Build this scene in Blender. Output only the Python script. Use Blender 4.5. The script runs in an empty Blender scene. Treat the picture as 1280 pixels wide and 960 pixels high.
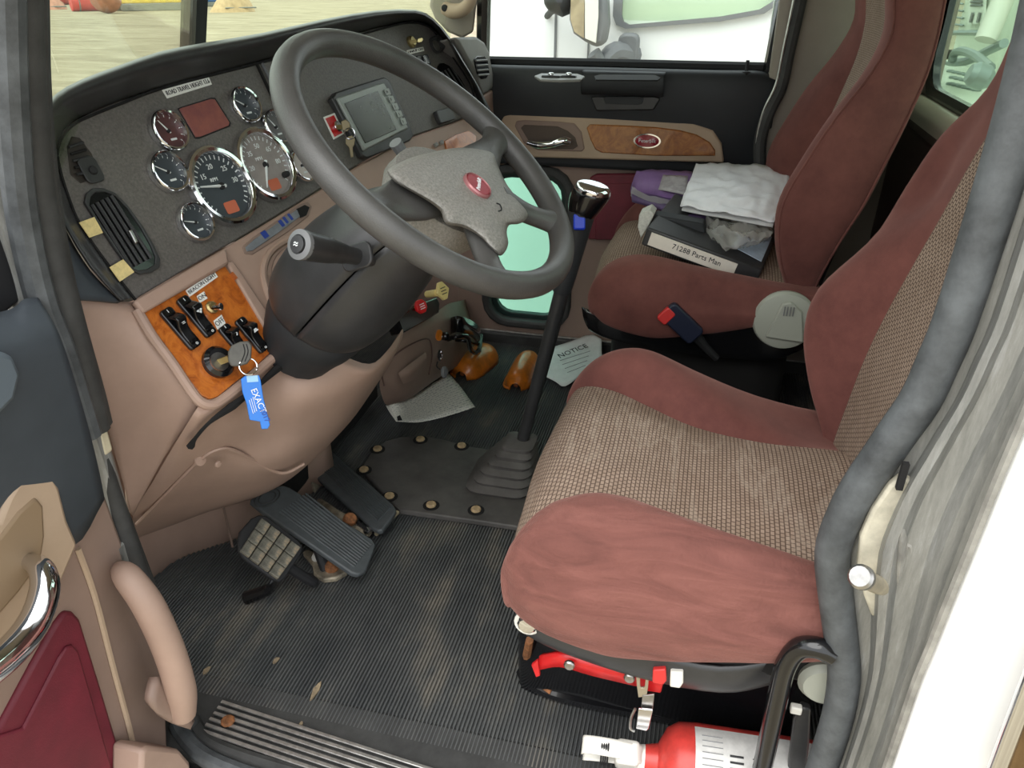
import bpy, bmesh, math, random
from mathutils import Vector, Matrix, noise as mnoise
random.seed(7)
S = bpy.context.scene
COL = S.collection
V = Vector
# ------------------------------------------------------------------ camera
F_PX = 961.0
PITCH, YAW = math.radians(27.8), math.radians(14.0)
CAM = V((-0.717, 0.0, 1.06))
FW = V((math.cos(PITCH)*math.cos(YAW), math.cos(PITCH)*math.sin(YAW), -math.sin(PITCH)))
RT = V((math.sin(YAW), -math.cos(YAW), 0))
DN = FW.cross(RT)
cam = bpy.data.cameras.new('camera')
cam.sensor_fit = 'HORIZONTAL'; cam.sensor_width = 36; cam.lens = F_PX/1280*36; cam.clip_start = 0.02; cam.clip_end = 400
camo = bpy.data.objects.new('camera', cam); COL.objects.link(camo)
m = Matrix((RT, -DN, -FW)).transposed().to_4x4(); m.translation = CAM
camo.matrix_world = m
S.camera = camo
# ------------------------------------------------------------------ world, light, exposure
w = bpy.data.worlds.new('overcast_sky'); S.world = w; w.use_nodes = True
nt = w.node_tree; bg = nt.nodes['Background']
bg.inputs[0].default_value = (0.93, 0.97, 1.0, 1); bg.inputs[1].default_value = 1.0
sun = bpy.data.lights.new('sun', 'SUN'); sun.energy = 1.2; sun.angle = math.radians(60); sun.color = (1, .97, .92)
suno = bpy.data.objects.new('sun', sun); COL.objects.link(suno)
suno.rotation_euler = V((0.55, -0.25, -0.9)).to_track_quat('-Z', 'Y').to_euler()
S.view_settings.view_transform = 'Standard'; S.view_settings.look = 'None'
S.view_settings.gamma = 1; S.view_settings.use_curve_mapping = False
S.view_settings.exposure = 1.12
S.cycles.use_denoising = True
S.cycles.max_bounces = 10; S.cycles.diffuse_bounces = 6; S.cycles.transparent_max_bounces = 16
# ------------------------------------------------------------------ points in the cab (metres) from the calibrated view
def ray(px, py): return FW + RT*((px-640)/F_PX) + DN*((py-480)/F_PX)
def PX(px, py, x): r = ray(px, py); return CAM + r*((x-CAM.x)/r.x)
def PY(px, py, y): r = ray(px, py); return CAM + r*((y-CAM.y)/r.y)
def PZ(px, py, z): r = ray(px, py); return CAM + r*((z-CAM.z)/r.z)
def PP(px, py, O, n, off=0.0):
    r = ray(px, py); return CAM + r*(((O+n*off-CAM).dot(n))/r.dot(n))
DO, DNRM = V((.3, .7936, .85)), V((-.16999, -.90004, .40129)).normalized()   # dash panel plane
DU = V((0, 0, 1)).cross(DNRM).normalized(); DV = DNRM.cross(DU)
def PD(px, py, off=0.0): return PP(px, py, DO, DNRM, off)
# ------------------------------------------------------------------ materials
def lin(c):
    return tuple(((v/255)/12.92 if v/255 <= .04045 else ((v/255+.055)/1.055)**2.4) for v in c) + (1,)
def base_mat(name, rgb, rough=.6, metal=0.0, coat=0.0, spec=.5):
    mt = bpy.data.materials.new(name); mt.use_nodes = True
    b = mt.node_tree.nodes['Principled BSDF']
    b.inputs['Base Color'].default_value = lin(rgb); b.inputs['Roughness'].default_value = rough
    b.inputs['Metallic'].default_value = metal; b.inputs['Coat Weight'].default_value = coat
    b.inputs['Specular IOR Level'].default_value = spec
    mt.diffuse_color = lin(rgb)
    return mt, mt.node_tree, b
def N(nt, t, **k):
    n = nt.nodes.new(t)
    for a, v in k.items(): setattr(n, a, v)
    return n
def ramp(nt, fac, stops):
    r = N(nt, 'ShaderNodeValToRGB'); e = r.color_ramp.elements
    while len(e) < len(stops): e.new(.5)
    for i, (p, c) in enumerate(stops): e[i].position = p; e[i].color = lin(c) if len(c) == 3 and max(c) > 1.01 else (tuple(c)+(1,))[:4]
    nt.links.new(fac, r.inputs[0]); return r
def coords(nt, kind='Object', scale=(1, 1, 1), rot=(0, 0, 0)):
    tc = N(nt, 'ShaderNodeTexCoord'); mp = N(nt, 'ShaderNodeMapping')
    mp.inputs['Scale'].default_value = scale; mp.inputs['Rotation'].default_value = rot
    nt.links.new(tc.outputs[kind], mp.inputs[0]); return mp.outputs[0]
def noise(nt, vec, scale, detail=3, rough=.6, dist=0):
    n = N(nt, 'ShaderNodeTexNoise'); n.inputs['Scale'].default_value = scale; n.inputs['Detail'].default_value = detail
    n.inputs['Roughness'].default_value = rough; n.inputs['Distortion'].default_value = dist
    if vec: nt.links.new(vec, n.inputs['Vector'])
    return n.outputs['Fac']
def bump(nt, b, h, strength=.2, dist=.002):
    bp = N(nt, 'ShaderNodeBump'); bp.inputs['Strength'].default_value = strength; bp.inputs['Distance'].default_value = dist
    nt.links.new(h, bp.inputs['Height']); nt.links.new(bp.outputs[0], b.inputs['Normal'])
def M(name, rgb, rough=.6, metal=0.0, coat=0.0, var=0.0, vs=12, grain=None, gs=.15, spec=.5, rgb2=None, scr=None):
    """plastic / metal / cloth with colour variation (var), grain bump"""
    mt, nt, b = base_mat(name, rgb, rough, metal, coat, spec)
    c = coords(nt)
    if var or rgb2:
        f = noise(nt, c, vs, 5, .65)
        lo = tuple(v*(1-var) for v in rgb); hi = rgb2 or tuple(min(255, v*(1+var)) for v in rgb)
        r = ramp(nt, f, [(.3, lo), (.7, hi)]); nt.links.new(r.outputs[0], b.inputs['Base Color'])
    if grain: bump(nt, b, noise(nt, c, grain, 2), gs, .001)
    return mt
MAT = {}
def defmats():
    A = MAT
    A['beige'] = M('beige_plastic', (168, 141, 126), .55, var=.05, vs=6, grain=900, gs=.12)
    A['beige2'] = M('tan_door_trim', (178, 155, 132), .6, var=.04, vs=6, grain=700, gs=.1)
    A['beige3'] = M('brown_beige_plastic', (140, 118, 106), .6, var=.05, vs=5, grain=700, gs=.1)
    A['greytrim'] = M('grey_pillar_trim', (150, 140, 128), .6, var=.04, vs=5, grain=700, gs=.1)
    A['dash'] = M('dash_black_grain', (98, 94, 90), .5, var=.14, vs=260, grain=450, gs=.5)
    A['black'] = M('black_plastic', (52, 52, 53), .36, var=.08, vs=30, grain=600, gs=.2)
    A['softblack'] = M('soft_black_trim', (40, 42, 45), .6, var=.06, vs=10, grain=800, gs=.15)
    A['gloss'] = M('glossy_black', (17, 17, 19), .18, coat=.3)
    A['dark'] = M('dark_matte', (18, 17, 17), .9)
    A['rubber'] = M('rubber', (56, 56, 55), .7, var=.22, vs=18, grain=300, gs=.3)
    A['seal'] = M('weathered_seal', (74, 77, 79), .6, var=.25, vs=22, grain=220, gs=.3)
    A['leather'] = M('wheel_leather', (74, 73, 71), .38, var=.12, vs=10, grain=700, gs=.45)
    A['hub'] = M('hub_pad_grey', (132, 129, 123), .5, var=.16, vs=320, grain=420, gs=.8)
    A['chrome'] = M('chrome', (225, 225, 228), .08, 1.0)
    A['steel'] = M('steel', (170, 168, 165), .35, 1.0, var=.12, vs=60)
    A['dirtysteel'] = M('dirty_steel', (150, 140, 122), .6, .5, var=.3, vs=40, grain=200, gs=.4)
    A['alu'] = M('aluminium_strip', (190, 188, 184), .4, .85, var=.15, vs=40, grain=200, gs=.2)
    A['oxide'] = M('oxidised_aluminium', (158, 156, 150), .6, .35, var=.22, vs=14, grain=120, gs=.3)
    A['rust'] = M('rusty_bolt', (128, 84, 52), .8, .2, var=.35, vs=90, grain=300, gs=.4)
    A['white'] = M('white_paint', (238, 238, 236), .35, coat=.3)
    A['whiteplastic'] = M('white_plastic', (222, 219, 210), .5)
    A['cream'] = M('cream_plastic', (214, 204, 176), .5, var=.05)
    A['red'] = M('red_paint', (196, 30, 32), .35, var=.08, vs=30)
    A['redsoft'] = M('red_plastic', (206, 52, 50), .45)
    A['extred'] = M('red_cylinder_paint', (186, 58, 52), .35, var=.15, vs=25)
    A['yellow'] = M('yellow_knob', (232, 212, 140), .5)
    A['amber'] = M('amber_lens', (196, 112, 32), .35, coat=.4, var=.18, vs=22)
    A['maroon'] = M('maroon_vinyl', (104, 30, 44), .55, var=.1, vs=14, grain=500, gs=.25)
    A['tape'] = M('masking_tape', (226, 206, 144), .8, var=.08, vs=120)
    A['paper'] = M('white_paper', (236, 236, 230), .8)
    A['green'] = M('badge_red', (150, 26, 44), .3, coat=.5)
    A['silverplastic'] = M('silver_plastic', (150, 156, 152), .4, .2)
    A['lcd'] = M('lcd_dark', (52, 54, 50), .25, coat=.3, var=.05)
    A['reddisp'] = M('red_display', (122, 70, 74), .3, coat=.6, rgb2=(160, 96, 84), vs=25)
    A['gface'] = M('gauge_face', (62, 68, 74), .4, var=.1, vs=14)
    A['gfacepale'] = M('gauge_face_pale', (150, 142, 138), .4, var=.12, vs=14)
    A['gmark'] = M('gauge_markings', (222, 226, 226), .5)
    A['gorange'] = M('gauge_orange_print', (206, 110, 80), .5)
    A['blue'] = M('blue_tag', (20, 118, 214), .4, coat=.3)
    A['bluetx'] = M('blue_ink', (30, 60, 150), .5)
    A['ink'] = M('black_ink', (30, 30, 32), .7)
    A['wink'] = M('white_ink', (235, 238, 240), .5)
    A['brass'] = M('brass_key', (186, 168, 118), .35, .9)
    A['purple'] = M('purple_folder', (136, 104, 156), .45, var=.08, vs=20)
    A['greyknob'] = M('grey_green_knob', (164, 166, 154), .5)
    A['navy'] = M('navy_plastic', (28, 34, 54), .4)
    A['brown'] = M('rear_trim_brown', (84, 62, 56), .5, var=.06, vs=5, grain=600, gs=.1)
    A['pedal'] = M('pedal_rubber', (76, 80, 82), .5, var=.1, vs=40, grain=300, gs=.2)
    A['teal'] = M('grey_steel_hose', (140, 150, 148), .4, .3)
    A['machine'] = M('pale_machine_paint', (222, 226, 214), .5, var=.05)
    A['oldplate'] = M('worn_cover_rubber', (82, 79, 76), .6, var=.22, vs=9, grain=160, gs=.3)
    A['ledge'] = M('ledge_lit_colour', (196, 178, 158), .3, var=.03, vs=6)  # rear window ledge: daylight on it is put into a lighter colour
    A['paledash'] = M('grey_vent_plastic', (132, 130, 126), .5, var=.04, grain=700, gs=.1)
    A['blueblack'] = M('blue_black_door_trim', (62, 68, 74), .55, var=.08, vs=8, grain=800, gs=.15)
    A['dullmirror'] = M('mirror_back', (200, 196, 186), .15, .8)
    A['truckgrey'] = M('truck_grey_plastic', (112, 113, 114), .5)
    # velour
    mt, nt, b = base_mat('maroon_velour', (110, 66, 60), .85, 0, 0, .2)
    c = coords(nt); f = noise(nt, c, 9, 6, .7); r = ramp(nt, f, [(.3, (92, 55, 51)), (.72, (122, 76, 69))])
    nt.links.new(r.outputs[0], b.inputs['Base Color']); b.inputs['Sheen Weight'].default_value = .35
    b.inputs['Sheen Tint'].default_value = lin((220, 170, 160)); bump(nt, b, noise(nt, c, 1200, 2), .3, .001); A['velour'] = mt
    # woven cloth: staggered light loops on a dark ground (UV in metres)
    mt, nt, b = base_mat('tan_woven_cloth', (150, 130, 114), .9, 0, 0, .15)
    uv = coords(nt, 'UV'); br = N(nt, 'ShaderNodeTexBrick'); nt.links.new(uv, br.inputs['Vector'])
    br.inputs['Scale'].default_value = 1; br.inputs['Brick Width'].default_value = .0085; br.inputs['Row Height'].default_value = .0062
    br.inputs['Mortar Size'].default_value = .0012; br.inputs['Mortar Smooth'].default_value = .6
    br.inputs['Color1'].default_value = lin((172, 152, 136)); br.inputs['Color2'].default_value = lin((160, 140, 124)); br.inputs['Mortar'].default_value = lin((100, 83, 74))
    f = noise(nt, coords(nt), 7, 5, .7); r = ramp(nt, f, [(.3, (.74, .71, .68)), (.72, (1.0, 1.0, 1.0))])
    mx = N(nt, 'ShaderNodeMix', data_type='RGBA', blend_type='MULTIPLY'); mx.inputs[0].default_value = 1
    nt.links.new(br.outputs['Color'], mx.inputs[6]); nt.links.new(r.outputs[0], mx.inputs[7]); nt.links.new(mx.outputs[2], b.inputs['Base Color'])
    bump(nt, b, br.outputs['Fac'], -.5, .001); A['weave'] = mt
    b_ = A['velour'].copy(); b_.name = 'maroon_velour_worn'; nt = b_.node_tree; pb = nt.nodes['Principled BSDF']
    f = noise(nt, coords(nt, scale=(1, .22, 1), rot=(0, 0, .1)), 34, 5, .6, .8); f3 = noise(nt, coords(nt, scale=(.6, 1, .6)), 26, 4, .7)
    r = ramp(nt, f, [(.3, (98, 62, 56)), (.5, (113, 72, 65)), (.72, (127, 83, 75))]); nt.links.new(r.outputs[0], pb.inputs['Base Color'])
    ad = N(nt, 'ShaderNodeMath', operation='ADD'); nt.links.new(f, ad.inputs[0]); nt.links.new(f3, ad.inputs[1]); bump(nt, pb, ad.outputs[0], .5, .010); A['velourworn'] = b_
    b_ = mt.copy(); b_.name = 'tan_woven_cloth_dusty'; nt = b_.node_tree; pb = nt.nodes['Principled BSDF']
    src = pb.inputs['Base Color'].links[0].from_socket
    f = noise(nt, coords(nt, scale=(.25, 1, 1), rot=(0, 0, .35)), 22, 5, .6, 1.0); r = ramp(nt, f, [(.53, (0, 0, 0)), (.585, (.22, .22, .22)), (.62, (.05, .05, .05))])
    mx = N(nt, 'ShaderNodeMix', data_type='RGBA'); nt.links.new(r.outputs[0], mx.inputs[0]); nt.links.new(src, mx.inputs[6]); mx.inputs[7].default_value = lin((190, 176, 160)); nt.links.new(mx.outputs[2], pb.inputs['Base Color']); A['weaveworn'] = b_
    # burl wood
    mt, nt, b = base_mat('burl_wood', (190, 104, 40), .3, 0, .6)
    c = coords(nt); f = noise(nt, c, 32, 8, .7, 1.6); r = ramp(nt, f, [(.28, (120, 56, 18)), (.45, (178, 94, 32)), (.6, (200, 116, 44)), (.75, (160, 80, 26))])
    nt.links.new(r.outputs[0], b.inputs['Base Color']); A['wood'] = mt
    mt, nt, b = base_mat('burl_wood_door', (150, 92, 44), .3, 0, .5)
    c = coords(nt); f = noise(nt, c, 26, 8, .7, 1.6); r = ramp(nt, f, [(.28, (104, 56, 20)), (.45, (148, 88, 38)), (.6, (172, 110, 52)), (.75, (134, 76, 30))])
    nt.links.new(r.outputs[0], b.inputs['Base Color']); A['wood2'] = mt
    # ribbed mat: dust sits on the rib tops and in patches
    mt, nt, b = base_mat('ribbed_rubber_mat', (48, 49, 50), .65)
    c = coords(nt); f = noise(nt, c, 4, 5, .65); f2 = noise(nt, coords(nt, scale=(.35, 1, 1)), 16, 3, .55)
    ad = N(nt, 'ShaderNodeMath', operation='MULTIPLY'); nt.links.new(f, ad.inputs[0]); nt.links.new(f2, ad.inputs[1])
    r = ramp(nt, ad.outputs[0], [(.14, (70, 72, 73)), (.28, (88, 89, 88)), (.42, (124, 118, 108))])
    nt.links.new(r.outputs[0], b.inputs['Base Color']); A['mat'] = mt
    # pedal with chips of dried mud
    mt, nt, b = base_mat('worn_pedal', (110, 108, 98), .7, .2)
    c = coords(nt); f = noise(nt, c, 26, 6, .75); r = ramp(nt, f, [(.4, (82, 80, 72)), (.54, (120, 117, 105)), (.66, (170, 148, 120))])
    nt.links.new(r.outputs[0], b.inputs['Base Color']); bump(nt, b, f, .4, .002); A['mud'] = mt
    # gravel yard
    mt, nt, b = base_mat('gravel_yard', (200, 192, 170), .95)
    c = coords(nt); f = noise(nt, coords(nt, scale=(1, .35, 1), rot=(0, 0, .5)), .9, 8, .75, .6); r = ramp(nt, f, [(.32, (128, 116, 94)), (.5, (160, 149, 124)), (.7, (186, 176, 152))])
    nt.links.new(r.outputs[0], b.inputs['Base Color']); bump(nt, b, noise(nt, c, 14, 6), .6, .05); A['gravel'] = mt
    # worn metal jamb with pale streaks
    mt, nt, b = base_mat('streaked_aluminium', (165, 165, 160), .5, .4)
    c = coords(nt, scale=(1, 1, .12)); f = noise(nt, c, 60, 8, .75); r = ramp(nt, f, [(.3, (112, 113, 110)), (.55, (146, 146, 142)), (.75, (178, 179, 180))])
    nt.links.new(r.outputs[0], b.inputs['Base Color']); bump(nt, b, f, .25, .002); A['streak'] = mt
    for nm, tint, gl in (('glass_tint', (.88, .93, .85), .06), ('glass_green', (.56, .80, .72), .05), ('glass_clear', (.94, .98, .97), .05), ('glass_rear', (.80, .93, .82), .05)):
        mt = bpy.data.materials.new(nm); mt.use_nodes = True; nt = mt.node_tree; nt.nodes.clear()
        o = N(nt, 'ShaderNodeOutputMaterial'); t = N(nt, 'ShaderNodeBsdfTransparent'); t.inputs[0].default_value = tint+(1,)
        g = N(nt, 'ShaderNodeBsdfGlossy'); g.inputs['Roughness'].default_value = .02
        lw = N(nt, 'ShaderNodeLayerWeight'); lw.inputs[0].default_value = .5; pw = N(nt, 'ShaderNodeMath', operation='POWER'); pw.inputs[1].default_value = 5; nt.links.new(lw.outputs['Facing'], pw.inputs[0])
        fr = N(nt, 'ShaderNodeMath', operation='MULTIPLY_ADD'); fr.inputs[1].default_value = .9; fr.inputs[2].default_value = .02; nt.links.new(pw.outputs[0], fr.inputs[0]); mx = N(nt, 'ShaderNodeMixShader')
        nt.links.new(fr.outputs[0], mx.inputs[0]); nt.links.new(t.outputs[0], mx.inputs[1]); nt.links.new(g.outputs[0], mx.inputs[2]); nt.links.new(mx.outputs[0], o.inputs[0])
        A[nm] = mt
    # thin clear plastic wrap
    mt = bpy.data.materials.new('clear_plastic_wrap'); mt.use_nodes = True; nt = mt.node_tree; nt.nodes.clear()
    o = N(nt, 'ShaderNodeOutputMaterial'); t = N(nt, 'ShaderNodeBsdfTransparent'); g = N(nt, 'ShaderNodeBsdfPrincipled')
    g.inputs['Base Color'].default_value = lin((214, 212, 206)); g.inputs['Roughness'].default_value = .15
    mx = N(nt, 'ShaderNodeMixShader'); mx.inputs[0].default_value = .4
    nt.links.new(t.outputs[0], mx.inputs[1]); nt.links.new(g.outputs[0], mx.inputs[2]); nt.links.new(mx.outputs[0], o.inputs[0]); A['wrap'] = mt
    # printed sheet: lines of small grey print across the page (UV 0..1 in metres)
    mt, nt, b = base_mat('printed_paper', (232, 230, 220), .8)
    uv = coords(nt, 'UV'); br = N(nt, 'ShaderNodeTexBrick'); nt.links.new(uv, br.inputs['Vector']); br.inputs['Scale'].default_value = 1
    br.inputs['Brick Width'].default_value = .021; br.inputs['Row Height'].default_value = .0075; br.inputs['Mortar Size'].default_value = .0022; br.inputs['Mortar Smooth'].default_value = .2
    f = noise(nt, coords(nt, 'UV', scale=(1, .3, 1)), 420, 2)
    cm = N(nt, 'ShaderNodeMath', operation='GREATER_THAN'); nt.links.new(f, cm.inputs[0]); cm.inputs[1].default_value = .5
    iv = N(nt, 'ShaderNodeMath', operation='SUBTRACT'); iv.inputs[0].default_value = 1; nt.links.new(br.outputs['Fac'], iv.inputs[1])
    mu = N(nt, 'ShaderNodeMath', operation='MULTIPLY'); nt.links.new(iv.outputs[0], mu.inputs[0]); nt.links.new(cm.outputs[0], mu.inputs[1])
    r = ramp(nt, mu.outputs[0], [(0, (232, 230, 218)), (1, (178, 178, 170))]); nt.links.new(r.outputs[0], b.inputs['Base Color']); A['print'] = mt
defmats()
# ------------------------------------------------------------------ object helpers
WL = {}
def setp(o, label=None, cat=None, group=None, kind=None):
    if label: o['label'] = label
    if cat: o['category'] = cat
    if group: o['group'] = group
    if kind: o['kind'] = kind
    return o
def thing(name, label=None, cat=None, at=(0, 0, 0), group=None, kind=None, parent=None):
    o = bpy.data.objects.new(name, None); o.empty_display_size = .02; COL.objects.link(o)
    at = V(at); WL[o] = at
    if parent: o.parent = parent; o.location = at - WL[parent]
    else: o.location = at
    return setp(o, label, cat, group, kind)
def mk(name, verts, faces, mat, parent=None, smooth=True, bev=0, seg=2, solid=0, sub=0, uvs=None, label=None, cat=None, group=None, kind=None, off=-1, angle=35):
    verts = [V(v) for v in verts]
    lo = V((min(v.x for v in verts), min(v.y for v in verts), min(v.z for v in verts)))
    hi = V((max(v.x for v in verts), max(v.y for v in verts), max(v.z for v in verts)))
    c = (lo+hi)/2
    if parent is None: c.z = lo.z
    me = bpy.data.meshes.new(name); me.from_pydata([v-c for v in verts], [], faces)
    if uvs:
        l = me.uv_layers.new(name='UVMap')
        for lp in me.loops: l.data[lp.index].uv = uvs[lp.vertex_index]
    bm = bmesh.new(); bm.from_mesh(me); bmesh.ops.recalc_face_normals(bm, faces=bm.faces); bm.to_mesh(me); bm.free()
    if smooth:
        me.shade_smooth()
        if angle and not sub: me.set_sharp_from_angle(angle=math.radians(angle))
    if isinstance(mat, str): mat = MAT[mat]
    me.materials.append(mat)
    o = bpy.data.objects.new(name, me); COL.objects.link(o); WL[o] = c
    if parent: o.parent = parent; o.location = c - WL[parent]
    else: o.location = c
    if solid: s = o.modifiers.new('Solidify', 'SOLIDIFY'); s.thickness = solid; s.offset = off
    if bev: b = o.modifiers.new('Bevel', 'BEVEL'); b.width = bev; b.segments = seg; b.limit_method = 'ANGLE'; b.angle_limit = math.radians(40); b.harden_normals = False
    if sub: s = o.modifiers.new('Subsurf', 'SUBSURF'); s.levels = sub; s.render_levels = sub
    return setp(o, label, cat, group, kind)
def cr(pts, n=6, closed=False):
    pts = [V(p) for p in pts]; k = len(pts); out = []
    if k < 3 and not closed: return [pts[0].lerp(pts[-1], i/(n)) for i in range(n+1)]
    rng = k if closed else k-1
    for i in range(rng):
        if closed: a, b, c, d = pts[(i-1) % k], pts[i], pts[(i+1) % k], pts[(i+2) % k]
        else:
            b, c = pts[i], pts[i+1]
            a = pts[i-1] if i else b*2-c
            d = pts[i+2] if i+2 < k else c*2-b
        for j in range(n):
            t = j/n
            out.append(.5*((2*b)+(c-a)*t+(2*a-5*b+4*c-d)*t*t+(3*b-a-3*c+d)*t**3))
    if not closed: out.append(pts[-1].copy())
    return out
def surf(name, rows, mat, parent=None, nu=4, nv=4, closed=False, solid=0, cap=False, uvflip=False, fn=None, **k):
    """smooth surface through a grid of points; UV in metres"""
    R = [cr(r, nu, closed) if nu > 1 else [V(p) for p in r] for r in rows]
    n = len(R[0])
    if nv > 1:
        cols = [cr([r[i] for r in R], nv) for i in range(n)]
        R = [[cols[i][j] for i in range(n)] for j in range(len(cols[0]))]
    if fn: R = [[fn(p, i/(n-1), j/(len(R)-1)) for i, p in enumerate(r)] for j, r in enumerate(R)]
    mid = R[len(R)//2]; us = [0]
    for i in range(1, n): us.append(us[-1]+(mid[i]-mid[i-1]).length)
    vs = [0]
    for j in range(1, len(R)): vs.append(vs[-1]+(R[j][n//2]-R[j-1][n//2]).length)
    verts = [p for r in R for p in r]; faces = []
    uv = [((vs[j], us[i]) if uvflip else (us[i], vs[j])) for j in range(len(R)) for i in range(n)]
    for j in range(len(R)-1):
        for i in range(n if closed else n-1):
            a = j*n+i; b = j*n+(i+1) % n
            faces.append((a, b, b+n, a+n))
    if cap and closed:
        faces.append(tuple(range(n))[::-1]); faces.append(tuple(range((len(R)-1)*n, len(R)*n)))
    k.setdefault('angle', 50)
    return mk(name, verts, faces, mat, parent, solid=solid, uvs=uv, **k)
def tube(name, pts, r, mat, parent=None, n=10, sm=5, closed=False, prof=None, up=None, **k):
    """sweep a round (or given) profile along a path; r a number or one per control point"""
    P = cr(pts, sm, closed) if sm > 1 else [V(p) for p in pts]
    m_ = len(P)
    if isinstance(r, (list, tuple)):
        kk = len(r); rr = []
        for i in range(m_):
            t = i/(m_-1)*(kk-1); a = min(int(t), kk-2); rr.append(r[a]+(r[a+1]-r[a])*(t-a))
    else: rr = [r]*m_
    verts, faces = [], []; prevn = None
    q = prof or [(math.cos(2*math.pi*i/n), math.sin(2*math.pi*i/n)) for i in range(n)]
    n = len(q)
    for i in range(m_):
        t = (P[(i+1) % m_]-P[i-1]) if closed else (P[min(i+1, m_-1)]-P[max(i-1, 0)])
        t.normalize()
        if up is not None: u = V(up)-t*V(up).dot(t)
        elif prevn is None:
            a = V((0, 0, 1)) if abs(t.z) < .9 else V((1, 0, 0)); u = a-t*a.dot(t)
        else: u = prevn-t*prevn.dot(t)
        u.normalize(); prevn = u; s = t.cross(u)
        for (a, b) in q: verts.append(P[i]+u*(a*rr[i])+s*(b*rr[i]))
    for i in range(m_ if closed else m_-1):
        for j in range(n):
            a = i*n+j; b = i*n+(j+1) % n; c = ((i+1) % m_)*n
            faces.append((a, b, c+(j+1) % n, c+j))
    if not closed: faces.append(tuple(range(n))[::-1]); faces.append(tuple(range((m_-1)*n, m_*n)))
    return mk(name, verts, faces, mat, parent, **k)
def frame_of(axis, up=None):
    z = V(axis).normalized(); a = V(up) if up is not None else (V((0, 0, 1)) if abs(z.z) < .9 else V((0, 1, 0)))
    y = (a-z*a.dot(z)).normalized(); x = y.cross(z); return x, y, z
def lathe(name, prof, O, axis, mat, parent=None, n=24, up=None, sx=1, sy=1, **k):
    x, y, z = frame_of(axis, up); O = V(O); verts, faces = [], []
    for (r, h) in prof:
        for i in range(n):
            a = 2*math.pi*i/n; verts.append(O+x*(r*sx*math.cos(a))+y*(r*sy*math.sin(a))+z*h)
    for j in range(len(prof)-1):
        for i in range(n):
            a = j*n+i; b = j*n+(i+1) % n; faces.append((a, b, b+n, a+n))
    faces.append(tuple(range(n))[::-1]); faces.append(tuple(range((len(prof)-1)*n, len(prof)*n)))
    return mk(name, verts, faces, mat, parent, **k)
def prism(name, poly, d, mat, parent=None, bev=0, sm=0, **k):
    """closed outline (3D points) pushed along vector d"""
    P = cr(poly, sm, True) if sm > 1 else [V(p) for p in poly]; d = V(d); n = len(P)
    verts = P+[p+d for p in P]
    faces = [tuple(range(n))[::-1], tuple(range(n, 2*n))]+[(i, (i+1) % n, n+(i+1) % n, n+i) for i in range(n)]
    k.setdefault('smooth', sm > 1 or bev > 0)
    return mk(name, verts, faces, mat, parent, bev=bev, **k)
def box(name, c, s, mat, parent=None, bev=0, X=None, Y=None, Z=None, **k):
    c = V(c); X = V(X or (1, 0, 0)).normalized(); Z = V(Z or (0, 0, 1)).normalized(); Y = V(Y).normalized() if Y else Z.cross(X).normalized()
    hx, hy, hz = (v/2 for v in s)
    vs = [c+X*(a*hx)+Y*(b*hy)+Z*(e*hz) for a in (-1, 1) for b in (-1, 1) for e in (-1, 1)]
    fs = [(0, 1, 3, 2), (4, 6, 7, 5), (0, 4, 5, 1), (2, 3, 7, 6), (0, 2, 6, 4), (1, 5, 7, 3)]
    k.setdefault('smooth', bev > 0)
    return mk(name, vs, fs, mat, parent, bev=bev, **k)
def rrect(w, h, r, n=4):
    out = []
    for cx, cy, a0 in ((w/2-r, h/2-r, 0), (-w/2+r, h/2-r, 90), (-w/2+r, -h/2+r, 180), (w/2-r, -h/2+r, 270)):
        for i in range(n+1):
            a = math.radians(a0+90*i/n); out.append((cx+r*math.cos(a), cy+r*math.sin(a)))
    return out
def plate(name, O, U, Vv, w, h, r, d, mat, parent=None, bev=0, **k):
    O, U, Vv = V(O), V(U).normalized(), V(Vv).normalized()
    return prism(name, [O+U*a+Vv*b for a, b in rrect(w, h, r)], U.cross(Vv)*d, mat, parent, bev, **k)
def ringp(name, outer, inner, d, mat, parent=None, bev=0, **k):
    """band between two closed outlines with the same count, pushed along d"""
    n = len(outer); A = [V(p) for p in outer]; B = [V(p) for p in inner]; d = V(d)
    vs = A+B+[p+d for p in A]+[p+d for p in B]; fs = []
    for i in range(n):
        j = (i+1) % n
        fs += [(i, j, n+j, n+i), (2*n+i, 3*n+i, 3*n+j, 2*n+j), (i, 2*n+i, 2*n+j, j), (n+i, n+j, 3*n+j, 3*n+i)]
    k.setdefault('smooth', True)
    return mk(name, vs, fs, mat, parent, bev=bev, **k)
def text(name, s, O, U, Vv, size, mat, parent=None, depth=.0004, sx=1.0, align='CENTER', thin=0):
    cu = bpy.data.curves.new(name, 'FONT'); cu.body = s; cu.size = size; cu.extrude = depth; cu.align_x = align; cu.align_y = 'CENTER'; cu.resolution_u = 2; cu.offset = -thin
    o = bpy.data.objects.new(name, cu); COL.objects.link(o)
    bpy.context.view_layer.update()
    me = bpy.data.meshes.new_from_object(o.evaluated_get(bpy.context.evaluated_depsgraph_get()))
    bpy.data.objects.remove(o); U, Vv, O = V(U).normalized(), V(Vv).normalized(), V(O); W = U.cross(Vv)
    vs = [O+U*(v.co.x*sx)+Vv*v.co.y+W*v.co.z for v in me.vertices]; fs = [tuple(p.vertices) for p in me.polygons]
    bpy.data.meshes.remove(me)
    return mk(name, vs, fs, mat, parent, smooth=False)
def bolt(name, O, axis, r, h, mat, parent=None, **k):
    return lathe(name, [(r*.6, 0), (r, 0), (r, h*.55), (r*.8, h*.9), (r*.3, h)], O, axis, mat, parent, n=10, **k)
# ================================================================== SETTING
def poly_at(pts, f, *a): return [f(p[0], p[1], *a) for p in pts]
STR = 'structure'
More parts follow.
